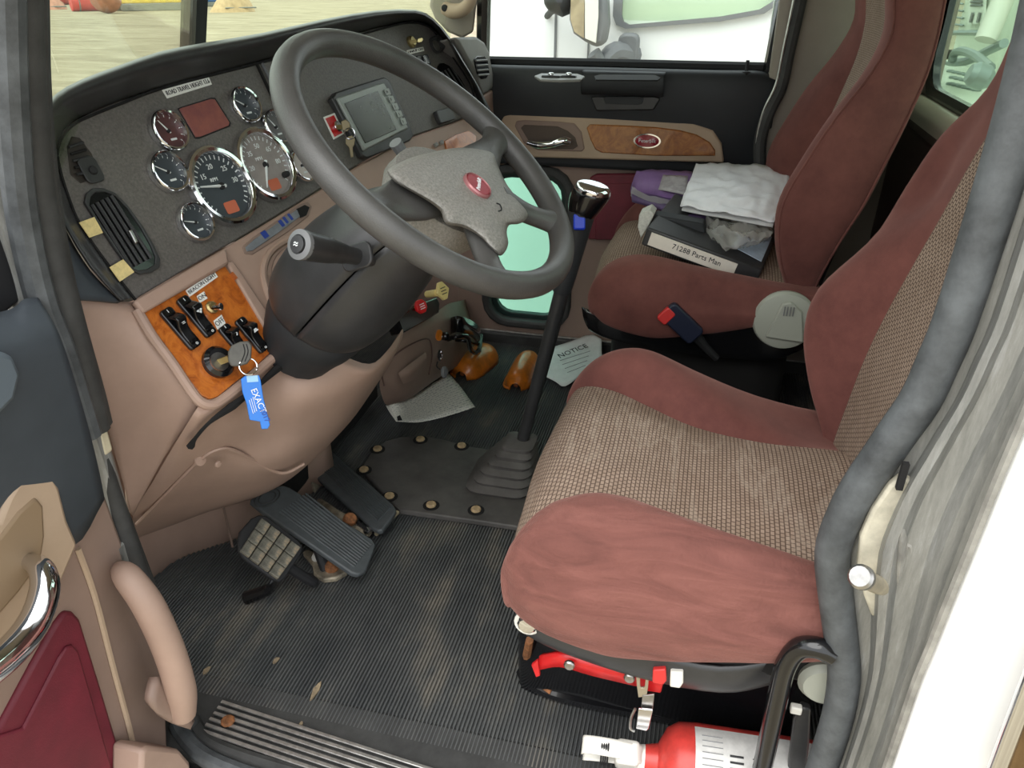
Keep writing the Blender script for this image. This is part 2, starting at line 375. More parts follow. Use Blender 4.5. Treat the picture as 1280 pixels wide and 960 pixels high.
# ---- outside: yard, far machines, neighbouring truck
mk('yard_ground', [(-90, -90, -1.3), (160, -90, -1.3), (160, 160, -1.3), (-90, 160, -1.3), (-90, -90, -1.6), (160, -90, -1.6), (160, 160, -1.6), (-90, 160, -1.6)],
   [(0, 1, 2, 3), (7, 6, 5, 4), (0, 4, 5, 1), (1, 5, 6, 2), (2, 6, 7, 3), (3, 7, 4, 0)], 'gravel', smooth=False, kind=STR)
def far(px, py): return PZ(px, py, -1.3)
FM = {k: M(k, c, .6, var=.1, vs=2) for k, c in dict(far_red=(206, 58, 48), far_yellow=(236, 196, 40), far_blue=(60, 96, 150), far_teal=(96, 128, 124), far_rust=(170, 110, 84), far_pink=(206, 150, 128), far_grey=(120, 122, 118), far_wood=(186, 160, 122)).items()}
def far_unit(name, label, cat, px, py, w, d, h, col, style):
    o = far(px, py); t = thing(name, label, cat, o)
    dx = V((.78, -.62, 0)); dy = V((.62, .78, 0)); c2 = FM['far_grey']
    def B(n, a, b, z, s, mt, bev=.08): return box(n, o+dx*a+dy*b+V((0, 0, z)), s, mt, t, bev, X=dx, Z=(0, 0, 1))
    if style == 'machine':
        B('track', 0, -d*.3, h*.09, (w*.95, d*.25, h*.18), c2); B('track', 0, d*.3, h*.09, (w*.95, d*.25, h*.18), c2)
        B('body', 0, 0, h*.36, (w, d*.8, h*.36), FM[col]); B('cab', -w*.18, 0, h*.76, (w*.4, d*.6, h*.46), FM[col])
        tube('boom', [o+dx*w*.2+V((0, 0, h*.5)), o+dx*w*.6+V((0, 0, h*1.1)), o+dx*w*.95+V((0, 0, h*.5))], h*.06, FM[col], t, n=6)
    elif style == 'drum':
        lathe('drum_body', [(h*.5, -w*.5), (h*.5, w*.5)], o+V((0, 0, h*.5)), dx, FM[col], t, n=18, bev=.05)
        for s in (-.3, .3): lathe('hoop', [(h*.53, -.05), (h*.53, .05)], o+dx*(w*s)+V((0, 0, h*.5)), dx, c2, t, n=18)
    elif style == 'ball':
        n_ = 8; lathe('ball_body', [(h*.5*math.sin(math.pi*i/n_)+.001, -h*.5*math.cos(math.pi*i/n_)) for i in range(n_+1)], o+V((0, 0, h*.5)), (0, 0, 1), FM[col], t, n=16)
        lathe('ring_lug', [(.08, 0), (.08, .25)], o+V((0, 0, h*.98)), (0, 0, 1), c2, t, n=8)
    elif style == 'pile':
        rows = []
        for j in range(5):
            f = 1-j/4; rows.append([o+dx*(w*.5*f*math.cos(a)*(1+.15*math.sin(3*a+j)))+dy*(d*.5*f*math.sin(a))+V((0, 0, h*(1-f*f))) for a in [2*math.pi*i/10 for i in range(10)]])
        surf('heap', rows, FM[col], t, 2, 2, closed=True); B('plank', w*.1, -d*.4, h*.2, (w*.7, .15, .1), c2)
    else:
        B('tank', 0, 0, h*.55, (w, d, h*.8), FM[col]); B('skid', 0, -d*.35, h*.07, (w*1.05, .2, h*.14), c2); B('skid', 0, d*.35, h*.07, (w*1.05, .2, h*.14), c2)
far_unit('blue_container', 'teal grey container far across the yard', 'container', 137, 9, 5.6, 3, 3.4, 'far_teal', 'tank')
far_unit('loader', 'yellow machine standing far across the gravel yard', 'machine', 190, 13, 5.4, 3, 3.2, 'far_yellow', 'machine')
far_unit('loader', 'blue machine left of the yellow one in the yard', 'machine', 165, 11, 2.6, 2, 2.6, 'far_blue', 'machine')
far_unit('steel_drum', 'red drum lying in the yard right of the yellow machine', 'drum', 217, 11, 3.2, 2, 2.4, 'far_red', 'drum')
far_unit('buoy', 'round rust red ball on the gravel yard', 'ball', 136, 17, 1.6, 1.6, 2.3, 'far_rust', 'ball')
far_unit('steel_drum', 'small red drum beside the rust red ball', 'drum', 114, 14, 2.8, 1.4, 1.3, 'far_red', 'drum')
far_unit('scrap_heap', 'pinkish heap of scrap at the left of the yard', 'heap', 59, 12, 3.2, 2, 1.2, 'far_pink', 'pile')
far_unit('steel_drum', 'red drum far behind the scrap heap', 'drum', 80, 6, 2.0, 1.4, 2.2, 'far_red', 'drum')
far_unit('loader', 'small yellow machine behind the red drums', 'machine', 95, 5, 2.2, 1.6, 2.0, 'far_yellow', 'machine')
far_unit('scrap_heap', 'brown timber heap seen right of the windshield divider', 'heap', 292, 15, 3.6, 2, 1.6, 'far_wood', 'pile')
far_unit('loader', 'dark blue machine just right of the windshield divider', 'machine', 262, 8, 2.4, 1.6, 2.2, 'far_blue', 'machine')

T = thing('parked_truck', 'white truck parked alongside, seen through the passenger window', 'truck', (3.0, .2, -1.3))
# body side with a gentle tumblehome, front is +y
def tx(z): return 2.98+(.10 if z > .9 else 0)*(z-.9)
rows = []
for z in (-.75, -.3, .2, .6, .9, 1.05): rows.append([V((tx(z), y, z)) for y in (-.78, -.4, 0, .4, .8)]+[V((3.03, 1.02, z)), V((3.15, 1.12, z)), V((3.5, 1.18, z))])
surf('cab_side', rows, 'white', T, 3, 3, solid=.06)
rows = [[V((tx(1.9)+.05, y, 1.9)) for y in (-.78, -.2, .4)], [V((tx(1.7), y, 1.7)) for y in (-.78, -.2, .4)], [V((3.3, y, 2.0)) for y in (-.78, -.2, .4)]]
surf('cab_roof', rows, 'white', T, 3, 3, solid=.06)
box('cab_rear_post', (3.08, -.62, 1.4), (.08, .3, .9), 'white', T, .03)
wp = [(768, -30), (766, 20), (770, 31), (782, 36), (900, 27), (955, 17), (972, 6), (985, -30)]
inner = [(779, -30), (777, 19), (779, 27), (786, 31), (900, 21), (950, 12), (966, 2), (976, -30)]
ringp('window_frame', poly_at(wp, PX, 2.95), poly_at(inner, PX, 2.95), (.05, 0, 0), 'truckgrey', T)
prism('window_pane', poly_at(inner, PX, 2.97), (.01, 0, 0), 'glass_tint', T)
prism('cab_dark_interior', poly_at([(772, -40), (772, 30), (900, 25), (965, 8), (985, -40)], PX, 3.06), (.03, 0, 0), M('truck_interior_grey', (58, 68, 64), .8, var=.4, vs=9), T, smooth=False)
box('headrest', PX(930, -6, 3.03), (.03, .3, .35), FM['far_grey'], T, .02)
box('cab_rear_wall', (3.75, -.80, .6), (1.56, .05, 2.6), 'white', T, .01)
box('door_seam', PX(694, 60, 2.972), (.006, .01, .5), 'truckgrey', T)
box('door_seam', PX(735, 70, 2.972), (.006, .008, .45), 'truckgrey', T)
tube('mirror_arm', [PX(792, 72, 2.93), PX(768, 66, 2.85), PX(752, 78, 2.8), PX(742, 66, 2.78)], [.05, .045, .03, .03], 'truckgrey', T, n=10)
plate('mirror_base', PX(786, 72, 2.93), (0, -1, 0), (0, 0, 1), .09, .2, .03, .06, 'truckgrey', T, .012)
mp = [(712, -40), (711, 25), (716, 42), (730, 52), (745, 60), (756, 55), (760, 30), (757, -40)]
prism('mirror_shell', poly_at(mp, PX, 2.72), (.10, 0, 0), 'truckgrey', T, .02)
prism('mirror_glass', poly_at([(714, -40), (713, 25), (718, 40), (730, 48), (731, -40)], PX, 2.71), (.006, 0, 0), M('mirror_painted_reflection', (190, 172, 140), .25, .6, var=.12, vs=14), T)  # beige reflection of the yard is painted into the glass colour
prism('mirror_back', poly_at([(731, -40), (731, 48), (745, 54), (748, 20), (748, -40)], PX, 2.705), (.006, 0, 0), 'whiteplastic', T, .002)
lathe('hood_mirror', [(.02, 0), (.07, .03), (.09, .1), (.06, .16)], PX(684, 9, 2.75), (.3, -.6, .5), 'ink', T, n=12)
tube('hood_mirror_stem', [PX(698, 12, 2.75), PX(690, 14, 2.85), PX(684, 20, 2.97)], .014, 'ink', T, n=8)
for r_ in range(3):
    for c_ in range(7): box('step_grid', PX(615+c_*4.6, 78+r_*3.4, 2.75), (.02, .012, .009), 'ink', T)
lathe('fuel_tank', [(.33, -.68), (.36, -.64), (.36, .4), (.33, .44)], (3.2, -.05, -.55), (0, 1, 0), 'white', T, n=24)
for y in (-.5, .2): lathe('tank_strap', [(.366, -.03), (.366, .03)], (3.2, y, -.55), (0, 1, 0), 'steel', T, n=24)
lathe('wheel', [(.12, -.12), (.42, -.14), (.5, -.1), (.5, .1), (.42, .14), (.12, .12)], (3.25, .95, -.79), (1, 0, 0), 'rubber', T, n=28)

# machinery mounted behind the cab, seen through the rear window
T = thing('pump_frame', 'pale machine housing with placard and hoses seen through the rear window', 'machine', (3.5, -1.35, -.5))
box('housing', (3.6, -1.5, .75), (2.4, .3, 2.4), 'machine', T, .03)
box('deck', (3.6, -1.08, .60), (2.4, .55, .05), 'machine', T, .01)
mt, nt, b_ = base_mat('dotted_deck', (196, 204, 190), .6)
for i in range(6):
    for j in range(3): bolt('deck_stud', PZ(1188+i*6.5+(3 if j % 2 else 0), 90+j*8+i*1.5, .626), (0, 0, 1), .02, .012, 'teal', T)
def PB(px, py, y=-1.33): return PY(px, py, y)
for i, (x0, y0, x1, y1, mt_) in enumerate([(1212, 0, 1234, 30, 'paper')]):
    a, b, c, d = PB(x0+2, y0-22), PB(x1, y0-22), PB(x1-4, y1), PB(x0-3, y1); prism('placard', [a, b, c, d], (0, -.004, 0), mt_, T)
    for k in range(5):
        p0, p1 = PB(x0+3, -10+k*4.2), PB(x1-5, -10+k*4.2); tube('print_line', [p0+V((0, .006, 0)), p1+V((0, .006, 0))], .006, 'truckgrey', T, n=4, sm=1)
    for k in range(2): box('pictogram', PB(1214+k*9, 22, -1.322), (.035, .004, .05), 'truckgrey', T)
for k in range(4): tube('rib_line', [PB(1190, 3+k*9, -1.34), PB(1204, 5+k*9, -1.34)], .006, 'teal', T, n=4, sm=1)
tube('cylinder_tube', [PB(1262, -20, -1.05), PB(1232, 50, -1.0)], .04, 'whiteplastic', T, n=14, sm=1)
tube('rail', [PB(1185, 41, -1.3), PB(1236, 41, -1.3)], .014, 'teal', T, n=8, sm=1)
tube('hydraulic_hose', [PB(1190, 78, -1.0), PB(1193, 67, -1.0), PB(1203, 64, -1.), PB(1220, 70, -.98), PB(1238, 85, -.95)], .018, 'teal', T, n=8)
tube('hydraulic_hose', [PB(1192, 78, -1.05), PB(1210, 76, -1.05), PB(1230, 66, -1.05), PB(1255, 54, -1.05)], .018, 'teal', T, n=8)
tube('hydraulic_hose', [PB(1178, 76, -1.0), PB(1186, 80, -1.0), PB(1196, 80, -1.)], .008, 'teal', T, n=8)
bolt('eye_bolt', PB(1188, 68, -1.0), (0, 1, 0), .02, .02, 'ink', T)
lathe('hose_coupling', [(.03, 0), (.045, .02), (.045, .06), (.03, .08)], PB(1238, 100, -.95), (0, 1, .3), 'teal', T, n=12)

# ---- floor
floor_o = box('floor', (.74, .3, -.035), (1.64, 1.7, .04), 'dark', kind=STR)
MT = thing('rubber_floor_mat', 'black ribbed rubber mat, dusty and muddy, covering the cab floor', 'mat', (.78, .28, -.012))
ys, y, pitch = [], -.46, .0065
vs = []; fs = []
prof = []
while y < 1.06:
    prof += [(y, -.0055), (y+pitch*.34, -.0055), (y+pitch*.52, 0), (y+pitch*.82, 0)]; y += pitch
for x in (.03, .4, .8, 1.2, 1.515):
    vs += [(x, p[0], p[1]) for p in prof]
n_ = len(prof)
for j in range(4):
    for i in range(n_-1): fs.append((j*n_+i, j*n_+i+1, (j+1)*n_+i+1, (j+1)*n_+i))
mk('ribs', vs, fs, 'mat', MT, smooth=False, kind='stuff')
box('backing', (.7725, .3, -.009), (1.485, 1.52, .006), 'rubber', MT)
random.seed(3)
DM = M('dried_mud', (140, 124, 100), .95, var=.2, vs=120)
for (px, py, s, st_, lab) in [(345, 826, .007, 1.2, 'crumb of dried mud left of the mat centre'), (396, 862, .007, 3.2, 'long streak of dried mud above the sill plate'), (376, 906, .004, 1.5, 'yellowish crumb beside the sill plate strips'), (258, 838, .006, 1.6, 'dry mud flake beside the beige grab handle')]:
    c = PZ(px, py, 0); rr = [s*random.uniform(.6, 1.2) for _ in range(8)]
    prism('mud_clod', [c+V((rr[k]*st_*math.cos(k*.785), rr[k]*.7*math.sin(k*.785), -.001)) for k in range(8)], (0, 0, .003), DM, label=lab, cat='mud', group='mud crumbs on the mat')

# driver sill with aluminium tread strips
T = thing('sill_plate', 'ribbed aluminium tread strips on the driver door sill', 'sill', (.0, .3, -.02))
box('sill_base', (-.005, .12, -.016), (.15, 1.3, .03), 'rubber', T, .006)
A0, A1 = PZ(277, 878, .003), PZ(252, 914, .003); B0, B1 = PZ(522, 959, .003), PZ(387, 959, .003)
dirv = ((B0-A0).normalized()+(B1-A1).normalized()).normalized()
for k in range(6):
    s = A0.lerp(A1, k/5); e = s+dirv*1.1; wv = (A1-A0)/5*.27
    prism('tread_strip', [s-wv, e-wv, e+wv, s+wv], (0, 0, .0035), 'alu', T, .001)
bolt('rusty_screw', PZ(285, 902, .006), (0, 0, 1), .011, .006, 'rust', T)
# passenger sill
T = thing('sill_plate', 'ribbed aluminium sill plate below the passenger door', 'sill', (1.53, .3, -.02))
box('sill_base', (1.56, .25, .01), (.10, 1.3, .045), 'rubber', T, .006)
for k in range(5): box('tread_strip', (1.524+k*.018, .25, .035), (.009, 1.25, .005), 'alu', T, .001)

# ---- front: kick panels, firewall
bot = [(150, 768), (180, 741), (200, 721), (225, 703), (265, 688), (300, 676), (335, 655), (372, 632), (420, 600)]
r0 = [PZ(a, b, -.01) for a, b in bot]; r1 = [p+V((.012, .012, .3)) for p in r0]; r2 = [p+V((.02, .02, .62)) for p in r0]
W = surf('wall_front', [r0, r1, r2], 'beige', None, 4, 3, solid=.02, kind=STR)
p = PZ(290, 682, 0); tube('panel_seam', [p+V((-.004, -.004, .0)), p+V((.006, .006, .2))], .0025, 'beige3', W, n=5, sm=1)
box('wall_firewall', (.95, 1.09, .3), (1.3, .04, .84), M('firewall_grey', (104, 106, 94), .7, var=.06, vs=5), kind=STR)
box('wall_side', (1.575, 1.0, .35), (.04, .50, .95), 'beige3', kind=STR)

# ---- rear wall with window
def rr3(cx, cz, w, h, r, y=None, x=None): return [V((cx+a, y, cz+b)) if y is not None else V((x, cx+a, cz+b)) for a, b in rrect(w, h, r)]
gx0, gx1, gz0, gz1 = .22, 1.425, .835, 1.34
W = ringp('wall_rear', rr3(.8, .72, 1.6, 1.48, .02, y=-.50), rr3((gx0+gx1)/2, (gz0+gz1)/2, gx1-gx0+.05, gz1-gz0+.05, .09, y=-.50), (0, -.015, 0), 'brown', kind=STR)
W3 = thing('window_3', at=((gx0+gx1)/2, -.52, gz0), kind=STR)
ringp('window_frame', rr3((gx0+gx1)/2, (gz0+gz1)/2, gx1-gx0+.06, gz1-gz0+.06, .09, y=-.485), rr3((gx0+gx1)/2, (gz0+gz1)/2, gx1-gx0, gz1-gz0, .075, y=-.488), (0, -.022, 0), 'gloss', W3, .004)
prism('pane', rr3((gx0+gx1)/2, (gz0+gz1)/2, gx1-gx0+.01, gz1-gz0+.01, .075, y=-.500), (0, -.004, 0), 'glass_rear', W3)
surf('trim_1', [[V((x, -.49, .80)) for x in (.1, .8, 1.35, 1.46)], [V((x, -.45, .785)) for x in (.1, .8, 1.36, 1.49)], [V((x, -.44, .76)) for x in (.1, .8, 1.36, 1.50)], [V((x, -.455, .70)) for x in (.1, .8, 1.36, 1.50)], [V((x, -.45, .3)) for x in (.1, .8, 1.36, 1.50)]], 'brown', None, 4, 4, solid=.03, kind=STR)
surf('trim_2', [[V((x, -.50, .81)) for x in (.1, .8, 1.4, 1.47)], [V((x, -.468, .815)) for x in (.1, .8, 1.4, 1.48)], [V((x, -.445, .797)) for x in (.1, .8, 1.4, 1.50)], [V((x, -.440, .775)) for x in (.1, .8, 1.4, 1.50)]], 'ledge', None, 4, 4, kind=STR)
box('ceiling', (.77, .15, 1.49), (1.72, 1.5, .06), 'greytrim', kind=STR)
# passenger B pillar trim
surf('wall_passenger_pillar', [[V((1.50, -.13, z)), V((1.515, -.24, z)), V((1.52, -.36, z)), V((1.49, -.46, z)), V((1.44, -.50, z))] for z in (.02, .5, .9, 1.2, 1.46)], 'greytrim', None, 4, 2, solid=.03, kind=STR, off=1)
box('wall_passenger_skin', (1.60, -.31, .4), (.03, .38, 2.1), 'white', kind=STR)

# ---- windshield
Bc, up_ = PX(241, 62, .78), PX(243.5, -5, .78); tv = (up_-Bc)/(up_.z-Bc.z); Tc = Bc+tv*(1.46-Bc.z); Bc = Bc-tv*.13
B0_, T0_ = V((.02, .80, .78)), V((.05, .62, 1.46)); B1_, T1_ = V((1.53, .77, .82)), V((1.49, .58, 1.46))
for nm, (a, b, c, d), lab in (('window_1', (B0_, Bc, Tc, T0_), 0), ('window_2', (Bc, B1_, T1_, Tc), 0)):
    nn = (b-a).cross(d-a).normalized()
    prism(nm, [a, b, c, d], nn*.006, 'glass_tint', smooth=False, kind=STR)
tube('trim_3', [Bc, Tc], .017, 'gloss', None, prof=[(1, -1.1), (1, 1.1), (-1, 1.1), (-1, -1.1)], sm=1, up=(0, -1, 0), kind=STR, smooth=False)
tube('trim_4', [B0_+V((0, .02, -.01)), Bc+V((0, .02, -.01)), B1_+V((0, .02, -.01))], .02, 'rubber', None, sm=1, n=6, kind=STR)
# passenger A pillar with its grab handle
P_ = [(575, -330), (543, -30), (538, 8), (545, 24), (560, 40), (578, 48), (592, 40), (600, -30), (625, -330)]
prism('wall_passenger_front_pillar', poly_at(P_, PX, 1.49), (.05, .02, 0), 'greytrim', None, .006, kind=STR)
H = thing('pillar_handle', 'pale grey grab handle on the pillar beside the windshield', 'handle', PX(572, 10, 1.47))
tube('handle_bar', [PX(592, -30, 1.45), PX(589, -2, 1.45), PX(580, 11, 1.45), PX(566, 14, 1.46), PX(556, 10, 1.47)], [.016, .016, .017, .019, .017], 'beige2', H, n=12)
bolt('screw', PX(556, 10, 1.45), (-1, 0, 0), .009, .006, 'ink', H)
tube('trim_5', [PX(603, 80, 1.51), PX(604, 40, 1.51), PX(606, -60, 1.50), PX(612, -320, 1.49)], .02, 'gloss', None, n=8, kind=STR)

# ---- passenger door
D1 = thing('door_1', at=(1.53, .25, .03), kind=STR)
wc = (.513, .315, .225, .455)
ringp('lower_panel', rr3(.25, .42, .98, .78, .02, x=1.53), rr3(wc[0], wc[1], wc[2]+.03, wc[3]+.03, .075, x=1.53), (.05, 0, 0), 'beige3', D1)
ringp('window_seal', rr3(wc[0], wc[1], wc[2]+.065, wc[3]+.065, .085, x=1.512), rr3(wc[0], wc[1], wc[2]+.012, wc[3]+.012, .065, x=1.512), (.05, 0, 0), 'rubber', D1, .008)
ringp('window_channel', rr3(wc[0], wc[1], wc[2]+.02, wc[3]+.02, .07, x=1.54), rr3(wc[0], wc[1], wc[2]-.02, wc[3]-.02, .05, x=1.54), (.025, 0, 0), M('green_black_channel', (20, 44, 40), .5), D1, .003)
prism('lower_pane', rr3(wc[0], wc[1], wc[2]+.01, wc[3]+.01, .06, x=1.55), (.006, 0, 0), 'glass_green', D1)
# black upper trim with the window ledge
prof = [(1.54, .846), (1.50, .848), (1.478, .838), (1.468, .80), (1.470, .75), (1.482, .69), (1.498, .63), (1.505, .58)]
rows = []
for y in (.72, .6, .3, 0, -.10, -.155):
    k = max(0, -y-.05)*.25; rows.append([V((x+k, y, z-(.0 if y > -.12 else .012 if z > .8 else 0))) for x, z in prof])
surf('upper_trim', rows, 'softblack', D1, 4, 3, solid=.02)
prism('beige_insert', poly_at([(622, 170), (625, 155), (629, 144), (640, 140), (712, 142), (752, 145), (819, 147), (866, 153), (891, 163), (902, 180), (905, 204), (869, 203), (662, 197), (636, 192)], PX, 1.475), (.035, 0, 0), 'beige2', D1, .006, seg=3)
prism('wood_inlay', poly_at([(733, 160), (737, 155.5), (780, 157), (819, 159), (850, 163), (871, 168.5), (887, 178), (894, 188), (894, 195), (819, 195), (752, 191), (744, 187), (738, 175)], PX, 1.470), (.012, 0, 0), 'wood2', D1, .003)
x_, y_, z_ = frame_of((-1, 0, 0))
bc = PX(809, 176, 1.466)
bdg = lathe('badge', [(.001, .004), (.030, .004), (.034, .002), (.034, 0)], bc, (-1, 0, 0), 'green', D1, n=28, sy=.5)
lathe('badge_rim', [(.034, 0), (.037, 0), (.037, .003), (.034, .003)], bc, (-1, 0, 0), 'chrome', bdg, n=28, sy=.52)
text('badge_script', 'Peterbilt', bc+V((-.0045, 0, 0)), (0, -1, 0), (0, 0, 1), .0135, 'wink', bdg)
hr = poly_at([(643, 158), (645, 151), (655, 150), (700, 152), (718, 154), (727, 165), (731, 186), (727, 190), (672, 188), (655, 180)], PX, 1.472)
prism('handle_surround', hr, (.012, 0, 0), 'beige3', D1, .004)
prism('handle_recess', poly_at([(651, 160), (655, 156), (697, 158), (710, 164), (719, 172), (722, 183), (716, 187), (680, 186), (663, 180)], PX, 1.4705), (.004, 0, 0), M('recess_brown', (84, 70, 60), .6), D1, .001)
tube('release_handle', [PX(660, 178, 1.462), PX(672, 181, 1.455), PX(690, 180, 1.452), PX(704, 176, 1.456), PX(712, 177, 1.464)], [.008, .011, .010, .013, .011], 'chrome', D1, n=12)
prism('pocket', poly_at([(735, 232), (737, 222), (746, 218), (860, 217), (860, 300), (735, 300)], PX, 1.508), (.02, 0, 0), 'maroon', D1, .006)
prism('pocket_panel', poly_at([(744, 236), (750, 230), (860, 229), (860, 300), (744, 300)], PX, 1.503), (.006, 0, 0), 'maroon', D1, .003)
# ledge hardware
sp = [(668, 94.5), (676, 91.5), (722, 92), (731, 95), (726, 99), (700, 100), (675, 99)]
prism('switch_pad', poly_at(sp, PZ, .852), (0, 0, -.006), 'paledash', D1, .002)
for q, w_ in ((689, .03), (711, .024)):
    c = PZ(q, 95.5, .854); sw = box('window_switch', c, (.022, w_*1.5, .006), 'black', D1, .003); bolt('switch_tip', c+V((0, 0, .003)), (0, 0, 1), .007, .006, 'chrome', sw)
prism('grip_recess', poly_at([(743, 95), (750, 93), (818, 93.5), (826, 97), (822, 100), (745, 99.5)], PZ, .851), (0, 0, -.003), 'dark', D1)
surf('pull_grip', [[V((1.468, y, .845)), V((1.448, y, .842)), V((1.440, y, .825)), V((1.442, y, .80)), V((1.456, y, .785)), V((1.475, y, .79))] for y in (.345, .34, .24, .14, .135)], 'softblack', D1, 4, 2)
prism('grip_pocket', poly_at([(738, 122), (745, 120), (818, 120), (826, 123), (817, 138), (745, 139)], PX, 1.462), (.02, 0, 0), 'black', D1, .004)
prism('pocket_slot', poly_at([(754, 122), (758, 120.5), (800, 121), (805, 123), (803, 129), (798, 131), (757, 130)], PX, 1.4605), (.004, 0, 0), 'softblack', D1, .001)
lk = PX(933, 90, 1.49); tube('lock_pin', [lk-V((0, 0, .01)), lk+V((0, 0, .028))], .0045, 'ink', D1, n=8, sm=1)
lathe('lock_bezel', [(.010, 0), (.010, .003), (.006, .004)], PZ(933, 91, .848), (0, 0, 1), 'ink', D1, n=12)
tube('window_track', [V((1.545, .66, .855)), V((1.545, -.14, .855))], .012, 'ink', D1, n=6, sm=1)
tube('rear_window_post', [PX(962, 90, 1.53), PX(980, 0, 1.53), PX(992, -60, 1.53), PX(1040, -300, 1.53)], .018, 'gloss', D1, n=8)
prism('window_pane', [V((1.55, .66, .85)), V((1.55, -.14, .85)), V((1.55, -.20, 1.42)), V((1.55, .58, 1.42))], (.005, 0, 0), 'glass_clear', D1)
box('outer_skin', (1.605, .25, .72), (.02, 1.0, .22), 'white', D1)
tube('top_frame', [V((1.53, .62, 1.43)), V((1.53, -.2, 1.43))], .03, 'gloss', D1, n=8, sm=1)
tube('trim_6', [PX(1062, -300, 1.50), PX(1012, -60, 1.49), PX(1000, 0, 1.49), PX(986, 62, 1.485), PX(976, 108, 1.48), PX(961, 140, 1.475), PX(951, 172, 1.475), PX(950, 205, 1.475), PX(955, 260, 1.475), PX(962, 420, 1.475)], .017, 'rubber', None, n=10, kind=STR)
tube('trim_7', [PX(1052, -300, 1.48), PX(1003, -60, 1.475), PX(992, 0, 1.475), PX(979, 62, 1.472), PX(970, 105, 1.468), PX(954, 140, 1.465), PX(946, 178, 1.465), PX(950, 210, 1.465)], .0035, 'alu', None, n=6, kind=STR)

# ---- driver side: front jamb and seals
def upto(P, z=1.47): return [P[0]+(P[0]-P[1])*((z-P[0].z)/(P[0].z-P[1].z))]+P
JX = -.03
tube('trim_8', upto([PX(28, -40, JX), PX(32, 60, JX), PX(40, 160, JX), PX(48, 240, JX), PX(70, 340, JX), (PX(95, 430, JX)), PX(112, 500, JX), PX(120, 536, JX)]), .017, 'rubber', None, n=12, kind=STR)
tube('trim_9', upto([PX(46, -40, JX+.03), PX(50, 100, JX+.03), PX(58, 200, JX+.03), PX(72, 300, JX+.03), PX(92, 390, JX+.03), PX(120, 490, JX+.03), PX(130, 530, JX+.03)]), .0105, 'rubber', None, n=8, kind=STR)
tube('trim_10', upto([PX(8, -40, JX-.03), PX(12, 80, JX-.03), PX(18, 180, JX-.03), PX(28, 270, JX-.03), PX(50, 370, JX-.03), PX(80, 450, JX-.03), PX(110, 545, JX-.03)]), .016, 'seal', None, n=10, kind=STR)
tube('trim_11', upto([PX(-22, -40, JX-.02), PX(-16, 100, JX-.02), PX(-4, 220, JX-.02), PX(18, 330, JX-.02), PX(60, 430, JX-.02), PX(120, 580, JX), PX(180, 800, JX)]), .022, 'streak', None, n=10, kind=STR)
cl = box('seal_clip', PX(126, 552, JX+.004), (.016, .018, .034), 'cream', None, .004, label='cream metal clip showing in the gap of the driver door seal', cat='clip')
tube('trim_12', [PX(124, 572, JX), PX(140, 622, JX), PX(158, 672, JX), PX(182, 738, JX), PX(208, 810, JX), PX(232, 885, JX), PX(245, 925, JX)], .0135, 'rubber', None, n=12, kind=STR)
tube('trim_13', [PX(132, 572, JX+.02), PX(147, 622, JX+.02), PX(165, 672, JX+.02), PX(190, 738, JX+.02), PX(216, 810, JX+.02), PX(240, 880, JX+.02)], .008, 'rubber', None, n=8, kind=STR)
tube('trim_14', [PZ(222, 905, .0), PZ(232, 922, -.002), PZ(252, 943, -.004), PZ(290, 962, -.006), PZ(360, 985, -.008), PZ(520, 1030, -.01)], .014, 'seal', None, n=10, kind=STR)
tube('trim_15', [PZ(240, 900, -.004), PZ(258, 925, -.004), PZ(300, 945, -.006), PZ(400, 975, -.008), PZ(520, 1010, -.01)], .012, 'rubber', None, n=10, kind=STR)
box('wall_driver_skin', (-.02, .93, .22), (.05, .34, 1.1), 'white', None, .01, kind=STR)
surf('wall_hood', [[V((x*w_+.78, y, z-.10*x*x)) for x in (-1, -.6, 0, .6, 1)] for y, z, w_ in ((1.10, .74, .80), (1.6, .70, .76), (2.2, .62, .70), (2.7, .50, .62), (2.8, .2, .60))], 'white', None, 3, 3, solid=.01, kind=STR)
box('wall_driver_step', (-.09, .2, -.12), (.06, 1.6, .18), 'oxide', kind=STR)

# ---- driver door, swung open
D2 = thing('door_2', at=(-.35, .75, .0), kind=STR)
DY = .715
def Q(pts, y): return [PY(a, b, y) for a, b in pts]
yo = V((0, 1, 0))
prism('door_panel', Q([(-420, 420), (40, 400), (126, 600), (158, 690), (205, 800), (215, 1050), (-420, 1050)], DY), yo*.05, 'beige3', D2, .006)
prism('outer_skin', Q([(-420, 420), (40, 400), (126, 600), (158, 690), (205, 800), (215, 1050), (-420, 1050)], DY+.055), yo*.02, 'white', D2)
surf('upper_trim', [Q([(-420, 420), (-150, 405), (0, 390), (30, 374), (48, 372)], .70), Q([(-420, 480), (-150, 460), (0, 440), (45, 430), (75, 420)], .665), Q([(-420, 560), (-150, 545), (0, 530), (60, 522), (104, 510)], .675), Q([(-420, 640), (-150, 630), (0, 610), (75, 600), (122, 580)], .69), Q([(-420, 740), (-150, 720), (0, 670), (90, 684), (131, 624)], .705)], 'blueblack', D2, 4, 4, solid=.01)
prism('armrest_cap', Q([(-120, 440), (0, 438), (18, 444), (28, 468), (20, 500), (0, 520), (-120, 540)], .655), yo*.02, M('grey_blue_pad', (92, 102, 110), .6), D2, .006)
tp = [(-300, 850), (-300, 700), (0, 652), (12, 622), (27, 598), (50, 579), (62, 584), (75, 610), (85, 650), (98, 680), (70, 745), (40, 802), (0, 852), (-60, 905)]
prism('tan_insert', Q(tp, .69), yo*.02, 'beige2', D2, .005)
prism('pull_recess', Q([(-200, 800), (-200, 740), (0, 672), (24, 640), (46, 621), (55, 632), (57, 670), (52, 702), (25, 740), (0, 769), (-60, 810)], .687), yo*.01, M('tan_recess', (142, 120, 94), .6), D2, .004)
